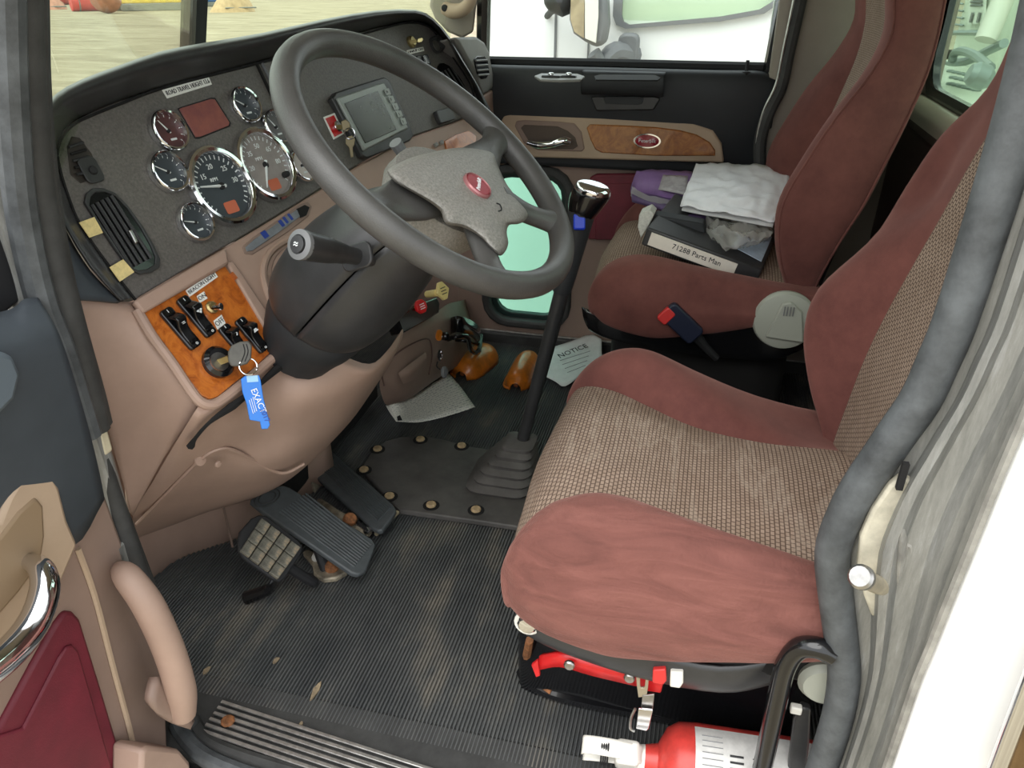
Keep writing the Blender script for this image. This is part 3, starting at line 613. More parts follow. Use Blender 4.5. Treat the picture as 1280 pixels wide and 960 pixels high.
tube('pull_handle', [PY(38, 702, .685), PY(52, 712, .655), PY(56, 740, .64), PY(40, 782, .635), PY(5, 822, .635), PY(-50, 862, .64), PY(-110, 890, .68)], [.010, .013, .0155, .0165, .017, .017, .014], 'chrome', D2, n=14)
prism('cloth_insert', Q([(83, 764), (93, 765), (101, 774), (125, 852), (152, 943), (158, 1000), (-300, 1000), (-300, 960), (0, 910), (42, 831), (70, 781)], .708), yo*.012, 'maroon', D2, .005)
prism('cloth_panel', Q([(84, 808), (92, 806), (99, 814), (118, 880), (142, 965), (145, 1000), (-250, 1000), (30, 910), (75, 822)], .704), yo*.006, 'maroon', D2, .004)
tube('panel_ridge', [PY(97, 686, .713), PY(118, 745, .713), PY(140, 830, .713), (PY(165, 925, .713)), PY(176, 990, .713)], .004, 'beige2', D2, n=6)
tube('grab_handle', [PY(150, 712, .71), PY(160, 722, .675), PY(186, 758, .65), PY(211, 812, .64), PY(226, 862, .64), PY(229, 892, .65)], [.012, .018, .020, .0205, .021, .018], 'beige', D2, n=16, label='curved beige plastic grab handle')
surf('handle_foot', [Q([(196, 846), (214, 850), (232, 870)], .655), Q([(190, 876), (212, 884), (240, 896)], .65), Q([(196, 893), (214, 904), (238, 912)], .66), Q([(205, 888), (220, 900), (236, 905)], .70)], 'beige3', D2, 3, 3, solid=.012)
prism('lower_pocket', Q([(178, 938), (186, 933), (225, 937), (238, 952), (244, 1000), (176, 1000)], .66), yo*.05, 'beige', D2, .006)
prism('window_post', Q([(-200, 250), (-10, 270), (8, 300), (36, 368), (0, 398), (-200, 420)], .73), yo*.03, 'ink', D2, .004)
box('hinge', PY(150, 700, .73), (.03, .03, .07), 'streak', D2, .004)

# ---- driver rear jamb: seal, striker recess, aluminium flanges, white skin with rivets
seal = [(1310, 0), (1296, 60), (1272, 150), (1236, 270), (1194, 400), (1171, 455), (1150, 500), (1120, 543), (1099, 574), (1078, 604), (1058, 640), (1041, 690), (1046, 755), (1053, 810), (1055, 850), (1046, 900), (1027, 960), (1010, 1010)]
tube('trim_16', upto([PX(a, b, -.012) for a, b in seal]), .0185, 'seal', None, n=12, sm=4, kind=STR)
edge_r = [(1460, 60), (1430, 130), (1390, 250), (1345, 390), (1322, 440), (1300, 490), (1279, 540), (1266, 570), (1252, 603), (1237, 640), (1216, 692), (1190, 755), (1168, 810), (1151, 850), (1132, 905), (1113, 960), (1095, 1010)]
seal2 = seal[1:]
rows = []
for (a, b), (c, d) in zip(seal2, edge_r):
    def L(t, x): return PX(a+(c-a)*t, b+(d-b)*t, x)
    rows.append([L(.02, -.005), L(.2, -.014), L(.3, -.016), L(.36, -.045), L(.44, -.05), L(.5, -.040), L(.68, -.045), L(.78, -.058), L(.88, -.060), L(.97, -.066), L(1.0, -.085)])
rows.insert(0, [p+(p-q_)*((1.5-p.z)/(p.z-q_.z)) for p, q_ in zip(rows[0], rows[1])])
JB = surf('wall_driver_jamb', rows, 'streak', None, 1, 3, solid=.004, kind=STR, angle=25)
rows = [[PX(c+(k*(170 if k else 0)), d+(k*40), -.085-.002*k) for k in (0, 1, 2, 3)] for c, d in edge_r]
rows.insert(0, [V((p.x, p.y-.02, 1.5)) for p in rows[0]])
SK = surf('wall_driver_exterior', rows, 'white', None, 1, 3, solid=.01, kind=STR, off=1)
tube('trim_17', [PX(c-3, d, -.080) for c, d in edge_r], .006, 'oxide', None, n=8, sm=3, kind=STR)
for px, py in ((1262, 648), (1222, 752), (1185, 846), (1152, 930), (1300, 545)):
    bolt('rivet', PX(px, py, -.086), (-1, 0, 0), .0125, .006, 'white', SK)
# striker pan
pan = [(1090, 640), (1112, 608), (1128, 596), (1140, 602), (1150, 618), (1150, 650), (1142, 690), (1128, 730), (1112, 765), (1090, 772), (1080, 745), (1072, 710), (1076, 672)]
prism('striker_pan', poly_at(pan, PX, -.030), (.012, 0, 0), M('pale_jamb_paint', (186, 180, 162), .6, var=.12, vs=30, grain=150, gs=.3), JB, .003)
tube('striker_pin', [PX(1112, 735, -.028), PX(1094, 730, -.052), PX(1078, 722, -.075)], .0095, M('worn_pin', (192, 182, 160), .35, .6, var=.12, vs=40), JB, n=14, sm=1)
lathe('striker_cap', [(.002, .006), (.010, .006), (.0125, .003), (.0125, -.003)], PX(1077, 721.5, -.077), PX(1078, 722, -.075)-PX(1094, 730, -.052), 'steel', JB, n=16)
tube('latch_plate', [PX(1128, 690, -.036), PX(1136, 680, -.038), PX(1139, 690, -.038), PX(1132, 712, -.036), PX(1122, 730, -.036)], .004, 'oxide', JB, n=6)
surf('latch_bulge', [[PX(1122, 648, -.034), PX(1128, 640, -.034), PX(1132, 650, -.034)], [PX(1118, 665, -.036), PX(1128, 660, -.05), PX(1136, 668, -.036)], [PX(1116, 705, -.036), PX(1126, 702, -.05), PX(1133, 706, -.036)], [PX(1115, 740, -.034), PX(1121, 742, -.036), PX(1125, 738, -.034)]], 'oxide', JB, 3, 3)
box('pan_slot', PX(1128, 595, -.0345), (.006, .006, .03), 'dark', JB)
# chrome exterior rail behind the cab
RL = thing('exterior_rail', 'chrome rail on the outside of the cab at the lower right corner', 'rail', PX(1270, 950, -.14))
tube('rail_tube', [PX(1310, 800, -.13), PX(1282, 870, -.13), PX(1238, 985, -.13)], .009, 'chrome', RL, n=12)
tube('rail_strip', [PX(1325, 815, -.13), PX(1298, 880, -.13), PX(1262, 985, -.13)], .012, M('bronze_rail', (120, 100, 76), .25, .9, var=.2, vs=12), RL, n=12)
for q in ((1318, 808), (1250, 985)): box('rail_foot', PX(q[0]+8, q[1], -.115), (.03, .02, .02), 'steel', RL, .004)
# ================================================================== DASHBOARD
DB = thing('dashboard', 'black and beige truck dashboard with chrome ringed gauges', 'dashboard', (.6, .75, .25))
panel_px = [(168, 375), (230, 338), (290, 303), (345, 270), (400, 236), (445, 207), (510, 172), (570, 151), (601, 139), (597, 125), (590, 104), (571, 74), (553, 48), (537, 31), (515, 26), (470, 35), (400, 55), (315, 80), (250, 97), (195, 112), (150, 126), (115, 140), (92, 152), (77, 167), (69, 192), (74, 215), (85, 247), (97, 277), (130, 325)]
prism('instrument_panel', [PD(a, b) for a, b in panel_px], -DNRM*.03, 'dash', DB, .002)
# brow: rolled hood over the panel
inn = [(165, 372), (130, 325), (97, 277), (84, 245), (73, 213), (69, 190), (77, 166), (92, 151), (115, 140), (150, 126), (195, 112), (250, 97), (315, 80), (400, 55), (470, 35), (512, 26), (537, 31), (553, 48), (571, 74), (590, 104), (599, 138)]
out = [(150, 376), (112, 334), (82, 285), (66, 244), (56, 203), (50, 168), (53, 142), (70, 119), (102, 101), (150, 83), (200, 66), (255, 55), (330, 42), (405, 25), (470, 14), (520, 13), (542, 24), (562, 47), (579, 76), (597, 106), (613, 137)]
rows = []
for i, (a, b) in enumerate(zip(inn, out)):
    def L(t, o): return PD(a[0]+(b[0]-a[0])*t, a[1]+(b[1]-a[1])*t, o)
    k = min(1, .35+i*.12)
    rows.append([L(0, -.01), L(.05, .004), L(.3, .022*k), L(.62, .046*k), L(.88, .050*k), L(1.0, .038*k), L(1.02, .0), L(1.0, -.06)+V((0, 0, -.01)), L(.9, -.14)+V((0, 0, -.05))])
surf('brow', rows, 'black', DB, 3, 2)
top_ = [PD(b[0], b[1], -.06)+V((0, 0, -.012)) for b in out[6:20]]
def wbase(x):
    return B0_.lerp(Bc, (x-B0_.x)/(Bc.x-B0_.x)) if x < Bc.x else Bc.lerp(B1_, (x-Bc.x)/(B1_.x-Bc.x))
surf('dash_top', [top_, [p.lerp(wbase(p.x), .5)-V((0, 0, .02)) for p in top_], [wbase(p.x)+V((0, -.01, .01)) for p in top_]], 'black', DB, 2, 3)
groove = [PD(a, b, .002) for a, b in [(172, 378), (133, 328), (100, 280), (86, 247), (76, 215), (72, 190), (79, 169), (94, 154), (117, 143), (152, 129), (197, 112), (252, 97), (317, 80.5), (402, 57.5), (471, 37.5), (511, 28.5), (535, 33), (551, 50), (569, 76), (588, 106), (596, 136)]]
tube('panel_groove', groove, .0022, 'dark', DB, n=5)
tube('panel_groove', [PD(a, b, .0015) for a, b in [(321, 80), (334, 108), (352, 146)]], .003, 'dark', DB, n=5)
tube('panel_rib', [PD(a, b, .001) for a, b in [(327, 79), (340, 106), (357, 144)]], .003, 'black', DB, n=6)
# cheek facing the driver door
surf('side_cheek', [[PD(50, 168, .01), PD(58, 210, .015), PD(68, 250, .015), PD(84, 290, .01), PD(113, 338, .01), PD(151, 377, .008)],
                    [PX(48, 170, .03), PX(54, 215, .03), PX(62, 255, .035), PX(74, 300, .04), PX(98, 345, .05), PX(132, 376, .07)],
                    [PX(40, 172, .02), PX(46, 220, .02), PX(52, 262, .02), PX(60, 310, .02), PX(74, 350, .02), PX(86, 374, .02)]], 'blueblack', DB, 4, 3, solid=.006)
# fascia plane below the panel (slopes back towards the driver)
Wa, Wb = PD(168, 374), PD(400, 236)
wu = (Wb-Wa).normalized(); wd = (V((0, 0, -1))*math.cos(math.radians(35))+V((-.186, -.983, 0))*math.sin(math.radians(35)))
WN = wu.cross(-wd).normalized()
if WN.y > 0: WN = -WN
def PW(px, py, off=0.): return PP(px, py, Wa, WN, off)
WUP = (-wd-wu*(-wd).dot(wu)).normalized()
fas = [(168, 375), (230, 339), (290, 304), (345, 271), (400, 237), (445, 208), (510, 173), (570, 152), (601, 140), (614, 150), (606, 185), (560, 215), (480, 262), (430, 320), (400, 380), (384, 418), (352, 437), (300, 476), (268, 503), (254, 505), (246, 496), (210, 442)]
prism('fascia', [PW(a, b) for a, b in fas], -WN*.03, 'beige', DB, .004)
prism('switch_panel', [PW(a, b, .003) for a, b in [(176, 391), (230, 360), (281, 332), (300, 360), (322, 395), (346, 433), (320, 458), (290, 481), (272, 496), (262, 499), (252, 494), (238, 477), (205, 433)]], -WN*.004, 'wood', DB, .001, label='glossy orange burl wood switch panel')
tube('panel_frame', [PW(a, b, .002) for a, b in [(171, 388), (190, 420), (215, 454), (238, 488), (250, 502), (262, 506), (276, 501), (315, 470), (354, 436)]], .0075, 'beige', DB, n=10)
prism('panel_lip', [PW(a, b, .012) for a, b in [(167, 376), (283, 309), (287, 329), (180, 391)]], -WN*.012, 'beige', DB, .004)
prism('panel_lip', [PW(a, b, .008) for a, b in [(283, 326), (292, 326), (359, 425), (352, 434), (346, 434)]], -WN*.008, 'beige', DB, .003)
for q in ((292, 345), (340, 424)): box('panel_clip', PW(q[0], q[1], .006), (.004, .012, .006), M('clip_orange', (170, 92, 44), .5), DB, X=wu, Z=WN)
# column surround arcs
tube('column_surround', [PW(a, b, .0) for a, b in [(418, 283), (388, 289), (356, 302), (336, 318), (329, 342), (337, 374), (354, 408), (372, 424)]], .006, 'beige', DB, n=8)
surf('column_recess', [[PW(a, b, .001) for a, b in [(425, 287), (394, 293), (364, 305), (345, 320), (339, 344), (349, 378), (370, 415)]], [PW(a, b, -.025) for a, b in [(440, 300), (410, 305), (384, 316), (368, 330), (364, 350), (372, 380), (388, 408)]]], 'beige3', DB, 3, 3)
# odometer window
so = [(303, 308), (316, 297), (345, 276), (375, 255), (385, 252), (390, 258), (386, 270), (360, 290), (335, 306), (316, 318), (306, 317)]
prism('readout_slot', [PW(a, b, .0015) for a, b in so], -WN*.003, 'beige3', DB, .001)
prism('readout_glass', [PW(a, b, .003) for a, b in [(307, 309), (318, 299), (345, 280), (372, 261), (378, 262), (376, 270), (356, 285), (335, 300), (316, 313), (309, 314)]], -WN*.003, M('grey_readout', (124, 128, 134), .2, coat=.5, var=.12, vs=30), DB, .0006)
prism('readout_end', [PW(a, b, .0035) for a, b in [(371, 261), (381, 256), (387, 259), (383, 269), (376, 272)]], -WN*.003, 'dark', DB)
for a, b, w_ in ((331, 293, .012), (352, 279, .008), (357, 275, .006), (363, 271, .006)):
    box('readout_digit', PW(a, b, .0033), (w_, .012, .0008), 'bluetx', DB, X=wu, Z=WN)

# --- gauges
def gauge(px, py, R, face, needle, label=None, nums=None, orange=False, tick0=-135, ticks=12):
    c = PD(px, py, .002); g = lathe('gauge', [(R*.9, -.004), (R*.9, .001), (.001, .001)], c, DNRM, face, DB, n=32, label=label)
    lathe('bezel', [(R*.82, .0), (R*.82, .006), (R*.86, .010), (R*.94, .011), (R*1.0, .009), (R*1.03, .003), (R*1.03, -.001), (R*.82, -.001)], c, DNRM, 'chrome', g, n=40)
    def q(ang, r, h=.0018): a = math.radians(ang); return c+DU*(r*math.sin(a))+DV*(r*math.cos(a))+DNRM*h
    tube('needle', [q(needle+180, R*.12, .003), q(needle, R*.66, .003)], [R*.045, R*.02], 'gmark', g, n=6, sm=1)
    lathe('needle_hub', [(R*.09, 0), (R*.09, .003), (R*.05, .0045)], c+DNRM*.001, DNRM, 'ink', g, n=12)
    vs, fs = [], []
    for k in range(ticks):
        a = tick0+k*(-2*tick0)/(ticks-1); a0, a1 = q(a-1.5, R*.68), q(a+1.5, R*.68); b1, b0 = q(a+1.2, R*.79), q(a-1.2, R*.79)
        n0 = len(vs); vs += [a0, a1, b1, b0]; fs.append((n0, n0+1, n0+2, n0+3))
    mk('tick_marks', vs, fs, 'gmark', g, smooth=False)
    if nums:
        for a, s in nums: text('numeral', s, q(a, R*.52, .0016), DU, DV, R*.19, 'gmark', g)
        text('caption', 'RPM' if orange == 'rpm' else 'MPH', q(-60, R*.15, .0016)+DV*R*.12, DU, DV, R*.13, 'gmark', g)
    else: plate('caption', q(165, R*.42, .0012), DU, DV, R*.36, R*.1, R*.02, .0006, 'gmark', g)
    if orange: plate('warning_print', q(180, R*.55, .0014), DU, DV, R*.42, R*.3, R*.05, .0006, 'gorange', g)
    return g
gauge(209.5, 164.5, .031, M('gauge_face_red', (70, 52, 54), .35, rgb2=(104, 62, 62), vs=30), -30, 'small gauge with reddish face, leftmost of the upper row')
gauge(208.7, 215.5, .031, 'gface', -55, 'small gauge left of the large tachometer', ticks=14)
gauge(243, 278.5, .030, 'gface', -70, 'small gauge below the large tachometer', ticks=14)
gauge(305, 132.5, .0305, 'gface', -55, 'small gauge right of the red display')
gauge(343.7, 159.5, .030, M('gauge_face_grey', (104, 104, 104), .35, var=.08), -30, 'small grey gauge beside the steering wheel rim')
gauge(376.5, 207.5, .030, M('gauge_face_white', (204, 196, 190), .35, var=.05), 20, 'small white faced gauge right of the speedometer')
gauge(276, 233, .063, 'gface', -80, 'large dark faced tachometer', nums=[(-52, '15'), (-8, '20'), (42, '25'), (84, '30')], orange='rpm', ticks=26)
gauge(331, 206.5, .0625, 'gfacepale', -150, 'large pale faced speedometer', nums=[(-90, '20'), (-45, '35'), (0, '50'), (45, '65'), (90, '80')], orange='mph', ticks=26)
bolt('reset_knob', PD(355, 219, .008), DNRM, .0055, .012, 'ink', DB)
# display
dp = [(224.5, 136), (228, 134.5), (264, 123.5), (268.7, 124), (287, 153), (286, 157), (250, 171), (245, 171)]
prism('display_frame', [PD(a+(a-255)*.06, b+(b-147)*.08, .002) for a, b in dp], -DNRM*.004, 'ink', DB, .001)
prism('display_screen', [PD(a, b, .0035) for a, b in dp], -DNRM*.003, 'reddisp', DB, .0006, label='dim red display screen')
def sticker(s, pts, f, U, Vv, size, sx=1, mat='paper', off=.0012, parent=None, tm='ink'):
    parent = parent or DB
    P = [f(a, b, off) for a, b in pts]; n_ = (P[1]-P[0]).cross(P[3]-P[0]).normalized()
    if n_.dot(CAM-P[0]) < 0: n_ = -n_
    st = prism('sticker', P, -n_*.0008, mat, parent, smooth=False)
    c = sum(P, V())/4; U_ = ((P[1]-P[0])+(P[2]-P[3])).normalized(); V_ = n_.cross(U_)
    w_ = ((P[1]-P[0]).length+(P[2]-P[3]).length)/2; h_ = ((P[3]-P[0]).length+(P[2]-P[1]).length)/2; size = h_*.78
    tx_ = text('lettering', s, c+n_*.0006, U_, V_, size, tm, st, thin=size*.012); pr = [v.co.dot(U_) for v in tx_.data.vertices]; k_ = w_*.93/(max(pr)-min(pr))
    for v in tx_.data.vertices: v.co += U_*(v.co.dot(U_)*(k_-1))
    return st
sticker('ROAD TRAVEL HEIGHT 13.6', [(209, 123), (265, 105.5), (261, 96), (202.5, 112.5)], PD, DU, DV, .0125, .78)
# vents
def louvre(outline, parent, f, off, n, dirv, slat_pts, depth=.02, mat='gloss'):
    v = prism('air_vent', [f(a, b, off) for a, b in outline], -DNRM*.01, mat, parent, .002)
    for (p0, p1) in slat_pts: tube('slat', [f(*p0, off+.004), f(*p1, off+.004)], .0022, 'black', v, n=6, sm=1)
    return v
v1 = prism('air_vent', [PD(a, b, .001) for a, b in [(84, 183), (90, 170), (100, 172), (115, 192), (126, 220), (101, 229), (88, 218)]], -DNRM*.006, M('vent_dusty', (46, 40, 34), .6, var=.3, vs=40), DB, .001)
for k in range(5): tube('slat', [PD(86+k*2.5, 184+k*8.5, .005), PD(104+k*3.4, 178+k*9, .004)], .002, 'dark' if k % 2 else 'black', v1, n=6, sm=1)
plate('vent_stop', PD(113, 213, .004), DU, DV, .028, .035, .008, .003, 'black', v1, .001)
bolt('stop_pin', PD(116, 213, .007), DNRM, .006, .004, 'ink', v1)
ov = [(108, 254), (110, 243), (117, 237), (130, 236.5), (144, 242), (160, 258), (178, 283), (192, 307), (199, 323), (198, 333), (188, 339), (175, 341), (163, 335), (145, 311), (125, 281)]
v2 = prism('air_vent', [PD(a, b, .004) for a, b in ov], -DNRM*.006, 'gloss', DB, .002, label='large oval black louvred air vent')
ringp('vent_rim', [PD(a+(a-153)*.04, b+(b-289)*.03, .006) for a, b in ov], [PD(a-(a-153)*.09, b-(b-289)*.06, .006) for a, b in ov], -DNRM*.005, 'black', v2, .001)
for k in range(5):
    t = (k-2)*8; tube('slat', [PD(127+t*.75, 250-t*.35, .006), PD(172+t*.75+5, 329-t*.4, .006)], .0025, 'black', v2, n=6, sm=1)
box('vent_tab', PD(166, 296, .009), (.006, .02, .006), 'steel', v2, .002, X=DU, Z=DNRM)
prism('tape_strip', [PD(a, b, .0085) for a, b in [(99, 278), (118, 271), (129, 291), (112, 297)]], -DNRM*.001, 'tape', DB, label='square of yellow masking tape beside the vent')
prism('tape_strip', [PD(a, b, .0085) for a, b in [(137, 334), (154, 324), (168, 340), (150, 352)]], -DNRM*.001, 'tape', DB, label='square of yellow masking tape at the panel corner')
vo = []
for k in range(16):
    a = 2*math.pi*k/16; l, s_ = 29*math.cos(a), 11*math.sin(a); vo.append((566+l*.55+s_*.83, 103+l*.83-s_*.55))
v3 = prism('air_vent', [PD(a, b, .004) for a, b in vo], -DNRM*.005, 'gloss', DB, .001, label='narrow oval vent at the right end of the dash')
for k in range(4): tube('slat', [PD(556+k*4-4, 86+k*-2+4, .006), PD(574+k*4-3, 120-k*2, .006)], .002, 'black', v3, n=6, sm=1)
box('vent_tab', PD(571, 113, .008), (.005, .02, .005), 'steel', v3, .001, X=DU, Z=DNRM)
# centre monitor
ob = [(415, 122), (420, 115), (450, 105.5), (480, 96), (487, 100), (502, 134), (518, 169), (513, 176), (486, 187), (460, 198), (453, 195), (434, 158)]
mon = prism('monitor', [PD(a, b, .014) for a, b in ob], -DNRM*.014, 'black', DB, .003, label='grey framed screen in the centre panel')
prism('frame', [PD(a, b, .020) for a, b in [(422, 122), (480, 102.5), (511, 160), (456, 188)]], -DNRM*.008, 'silverplastic', mon, .003)
prism('screen', [PD(a, b, .0215) for a, b in [(431, 129), (472.5, 113), (496, 162), (457, 179)]], -DNRM*.003, 'lcd', mon, .001)
for k in range(5):
    plate('button', PD(484+k*5, 115+k*9.2, .022), DU, DV, .017, .013, .002, .002, M('button_grey', (170, 176, 172), .5) if k == 0 else bpy.data.materials['button_grey'], mon, .0006)
    text('button_mark', 'DBIIS'[k], PD(484+k*5, 115+k*9.2, .0245), DU, DV, .008, 'truckgrey', mon)
# red key switch plate
rp = prism('key_plate', [PD(a, b, .003) for a, b in [(405, 146), (418.5, 141), (430.5, 167), (418, 174)]], -DNRM*.003, 'paper', DB, .0005, label='red and white key switch plate')
prism('red_field', [PD(a, b, .0038) for a, b in [(407, 148), (417.5, 144), (428, 166), (418.5, 171)]], -DNRM*.001, 'red', rp)
lathe('lock', [(.010, 0), (.010, .006), (.007, .009), (.001, .009)], PD(420, 159, .003), DNRM, 'chrome', rp, n=18)
# centre right controls
sticker('ON/UP OFF', [(509.5, 68.5), (530.5, 63.5), (529, 58.5), (508.5, 63)], PD, DU, DV, .008, .9)
lathe('lock', [(.013, 0), (.013, .006), (.009, .010), (.001, .010)], PD(513, 53, .0), DNRM, 'brass', DB, n=18)
kb = lathe('dial_knob', [(.020, 0), (.020, .012), (.016, .02), (.001, .021)], PD(543, 57, .0), DNRM, 'black', DB, n=24)
lathe('dial_face', [(.012, 0), (.012, .0015), (.001, .0015)], PD(545, 57, .021), DNRM, 'steel', kb, n=18)
rk = plate('rocker_switch', PD(528, 77, .001), DU, DV, .052, .026, .004, .006, 'black', DB, .002)
plate('rocker_cap', PD(532, 75, .007), DU, DV, .024, .02, .003, .004, 'gloss', rk, .001)
text('rocker_symbol', '\u2261', PD(532.5, 74.5, .0115), DU, DV, .016, 'gmark', rk)
plate('blank_cover', PD(536, 91, .0005), DU, DV, .045, .018, .003, .003, 'dash', DB, .001)
plate('control_block', PD(553, 146, .001), DU, DV, .07, .03, .004, .012, 'black', DB, .002)
# right end cap with vent
cap = prism('end_cap', [PY(a, b, .60) for a, b in [(570, 46), (596, 45), (606, 52), (612, 64), (620, 108), (604, 120), (592, 88)]], V((.02, .14, -.03)), 'paledash', DB, .008, label='grey end cap with a small side vent')
vo2 = [(593, 74), (597, 70), (606, 70), (610, 76), (612, 92), (608, 98), (602, 99), (597, 92)]
ev = prism('side_vent', [PY(a, b, .597) for a, b in vo2], V((0, .004, 0)), 'gloss', cap, .001)
for k in range(4): tube('vent_blade', [PY(595+k, 76+k*6, .594), PY(609+k*.7, 75+k*6, .594)], .0025, 'paledash', cap, n=5, sm=1)
prism('end_trim', [PY(a, b, .60) for a, b in [(604, 121), (620, 109), (625, 132), (627, 170), (616, 165), (610, 140)]], V((.02, .14, -.02)), 'beige', DB, .006)
prism('wood_trim', [PW(a, b, .004) for a, b in [(556, 176), (570, 168), (586, 163), (596, 170), (594, 184), (575, 190), (558, 186)]], -WN*.004, 'wood', DB, .001)
for k in range(2): box('small_button', PW(545+k*7, 181-k*3, .004), (.012, .009, .006), 'paledash', DB, .001, X=wu, Z=WN)

# --- wood panel hardware
def rocker(px, py, L_, W_, sym, lab):
    o = PW(px, py, .003); r = plate('rocker_switch', o, wu, WUP, W_, L_, .005, .007, 'gloss', DB, .002, label=lab)
    surf('rocker_cap', [[o+wu*(s*W_*.36)+WUP*(L_*a)+WN*h for s in (-1, 0, 1)] for a, h in ((.34, .008), (.2, .020), (.12, .021), (-.05, .011), (-.40, .0085))], 'gloss', r, 3, 3, solid=.003)
    text('rocker_symbol', sym, o+WUP*(L_*.06)+WN*.0185, wu, WUP, .011, 'gmark', r)
    text('rocker_mark', 'I', o+WUP*(L_*.42)+WN*.0078, wu, WUP, .007, 'gmark', r); text('rocker_mark', 'o', o-WUP*(L_*.42)+WN*.0115, wu, WUP, .008, 'gmark', r)
rocker(224, 412, .068, .022, '\u2261', 'black rocker switch, leftmost on the wood panel')
rocker(244, 397, .068, .022, '\u2756', 'black rocker switch below the beacon light sticker')
rocker(289, 424, .046, .022, '\u266a', 'short black switch behind the ignition key')
rocker(313, 420, .062, .021, '\u25b2', 'black rocker switch with a white triangle')
sticker('BEACON LIGHT', [(237, 371), (272.5, 346), (268, 339), (232, 363)], PW, wu, WUP, .0125, .75, off=.0042)
sticker('ON', [(250, 378.5), (259.5, 373), (255, 364), (246, 370)], PW, wu, WUP, .011, .8, off=.0042)
sticker('OFF', [(272, 412), (282, 404), (277, 393), (267, 401)], PW, wu, WUP, .0105, .75, off=.0042)
lathe('toggle_nut', [(.010, 0), (.010, .004), (.007, .006), (.006, .009)], PW(264, 385, .003), WN, 'brass', DB, n=8)
p0, p1 = PW(264, 385, .008), PW(277, 383, .022); tube('toggle_lever', [p0, p0.lerp(p1, .5), p1], [.003, .004, .0055], 'chrome', DB, n=10)
ig = lathe('ignition_lock', [(.024, 0), (.024, .008), (.019, .014), (.001, .015)], PW(271, 454, .002), WN, 'gloss', DB, n=26)
lathe('lock_face', [(.014, 0), (.014, .003), (.001, .003)], PW(273.5, 452.5, .016), WN, 'steel', ig, n=22)

# --- lower dash
surf('side_panel', [[PX(89, 373, .045), PX(125, 375, .075), PD(167, 378, 0)], [PX(108, 440, .05), PX(150, 430, .08), PW(208, 441, -.004)], [PX(130, 520, .06), PX(180, 500, .085), PW(246, 506, -.01)], [PX(150, 590, .075), PX(175, 580, .09), PX(206, 570, .10)], [PX(164, 640, .085), PX(165, 642, .09), PX(166, 645, .10)]], 'beige', DB, 4, 4, solid=.01, label='flat beige side panel facing the open door')
rows = [
 [PW(250, 505), PW(262, 508), PW(305, 475), PW(352, 438), PY(386, 420, .60), PY(420, 440, .56), PY(462, 455, .52), PY(486, 436, .515), PY(503, 411, .53)],
 [PY(240, 520, .66), PY(256, 522, .65), PY(306, 488, .632), PY(354, 452, .62), PY(389, 438, .59), PY(424, 456, .55), PY(462, 466, .515), PY(490, 444, .515), PY(504, 416, .53)],
 [PY(212, 566, .73), PY(235, 558, .70), PY(292, 530, .655), PY(348, 502, .62), PY(390, 490, .58), PY(428, 486, .55), PY(458, 480, .535), PY(484, 457, .535), PY(500, 430, .55)],
 [PY(190, 604, .79), PY(214, 596, .76), PY(270, 566, .70), PY(330, 548, .655), PY(375, 534, .615), PY(412, 522, .59), PY(440, 507, .575), PY(468, 480, .57), PY(490, 450, .585)],
 [PY(166, 645, .87), PY(196, 640, .84), PY(250, 606, .77), PY(310, 592, .70), PY(356, 580, .655), PY(392, 560, .63), PY(422, 538, .615), PY(450, 508, .61), PY(478, 470, .62)],
 [PY(172, 672, .93), PY(212, 658, .92), PY(260, 640, .86), PY(314, 624, .80), PY(355, 604, .75), PY(388, 578, .70), PY(416, 550, .68), PY(444, 518, .67), PY(470, 480, .66)],
 [PY(182, 660, 1.0), PY(222, 640, 1.0), PY(270, 615, .98), PY(318, 600, .95), PY(358, 580, .90), PY(388, 555, .85), PY(414, 530, .82), PY(440, 500, .80), PY(465, 470, .78)]]
KP = surf('knee_panel', rows, 'beige', DB, 4, 4, label='bulging beige panel under the steering column')
tube('drawer_slit', [PY(358, 452, .612), PY(345, 462, .615), PY(318, 486, .622), PY(290, 508, .63), PY(262, 528, .642), PY(244, 548, .668), PY(238, 558, .68)], [.0055, .0065, .003, .0065, .003, .003, .006], 'dark', KP, n=6)
tube('panel_crease', [PY(171, 655, .868), PY(210, 615, .785), PY(250, 575, .716), PY(272, 562, .692), PY(290, 562, .682), PY(315, 574, .678), PY(340, 588, .674), PY(358, 591, .662), PY(380, 580, .643)], .003, 'beige', KP, n=6)
lathe('trim_plug', [(.010, 0), (.009, .003), (.001, .004)], PY(250, 575, .715), (-.3, -.9, .1), 'beige', KP, n=14)
bolt('screw_cap', PY(272, 580, .70), (-.3, -.9, -.1), .006, .004, 'beige', KP)
# console under the middle of the dash
CX = surf('console', [
 [PY(500, 414, .63), PY(520, 402, .62), PY(545, 390, .62), PY(560, 380, .63), PY(575, 376, .68), PY(590, 372, .78)],
 [PY(485, 440, .635), PY(512, 424, .615), PY(542, 408, .605), PY(562, 400, .61), PY(582, 400, .67), PY(600, 395, .78)],
 [PY(476, 470, .65), PY(505, 458, .62), PY(540, 440, .61), PY(564, 428, .615), PY(592, 422, .67), PY(606, 415, .78)],
 [PY(475, 486, .665), PY(502, 488, .635), PY(538, 466, .625), PY(566, 450, .63), PY(594, 440, .68), PY(605, 430, .78)],
 [PY(484, 507, .69), PY(512, 498, .67), PY(540, 478, .66), PY(565, 462, .67), PY(592, 446, .72), PY(600, 440, .80)],
 [PY(500, 495, .80), PY(520, 480, .80), PY(545, 465, .80), PY(565, 452, .80), PY(590, 440, .82), PY(598, 432, .85)]], 'beige3', DB, 4, 4, label='beige lower console beside the gear lever')
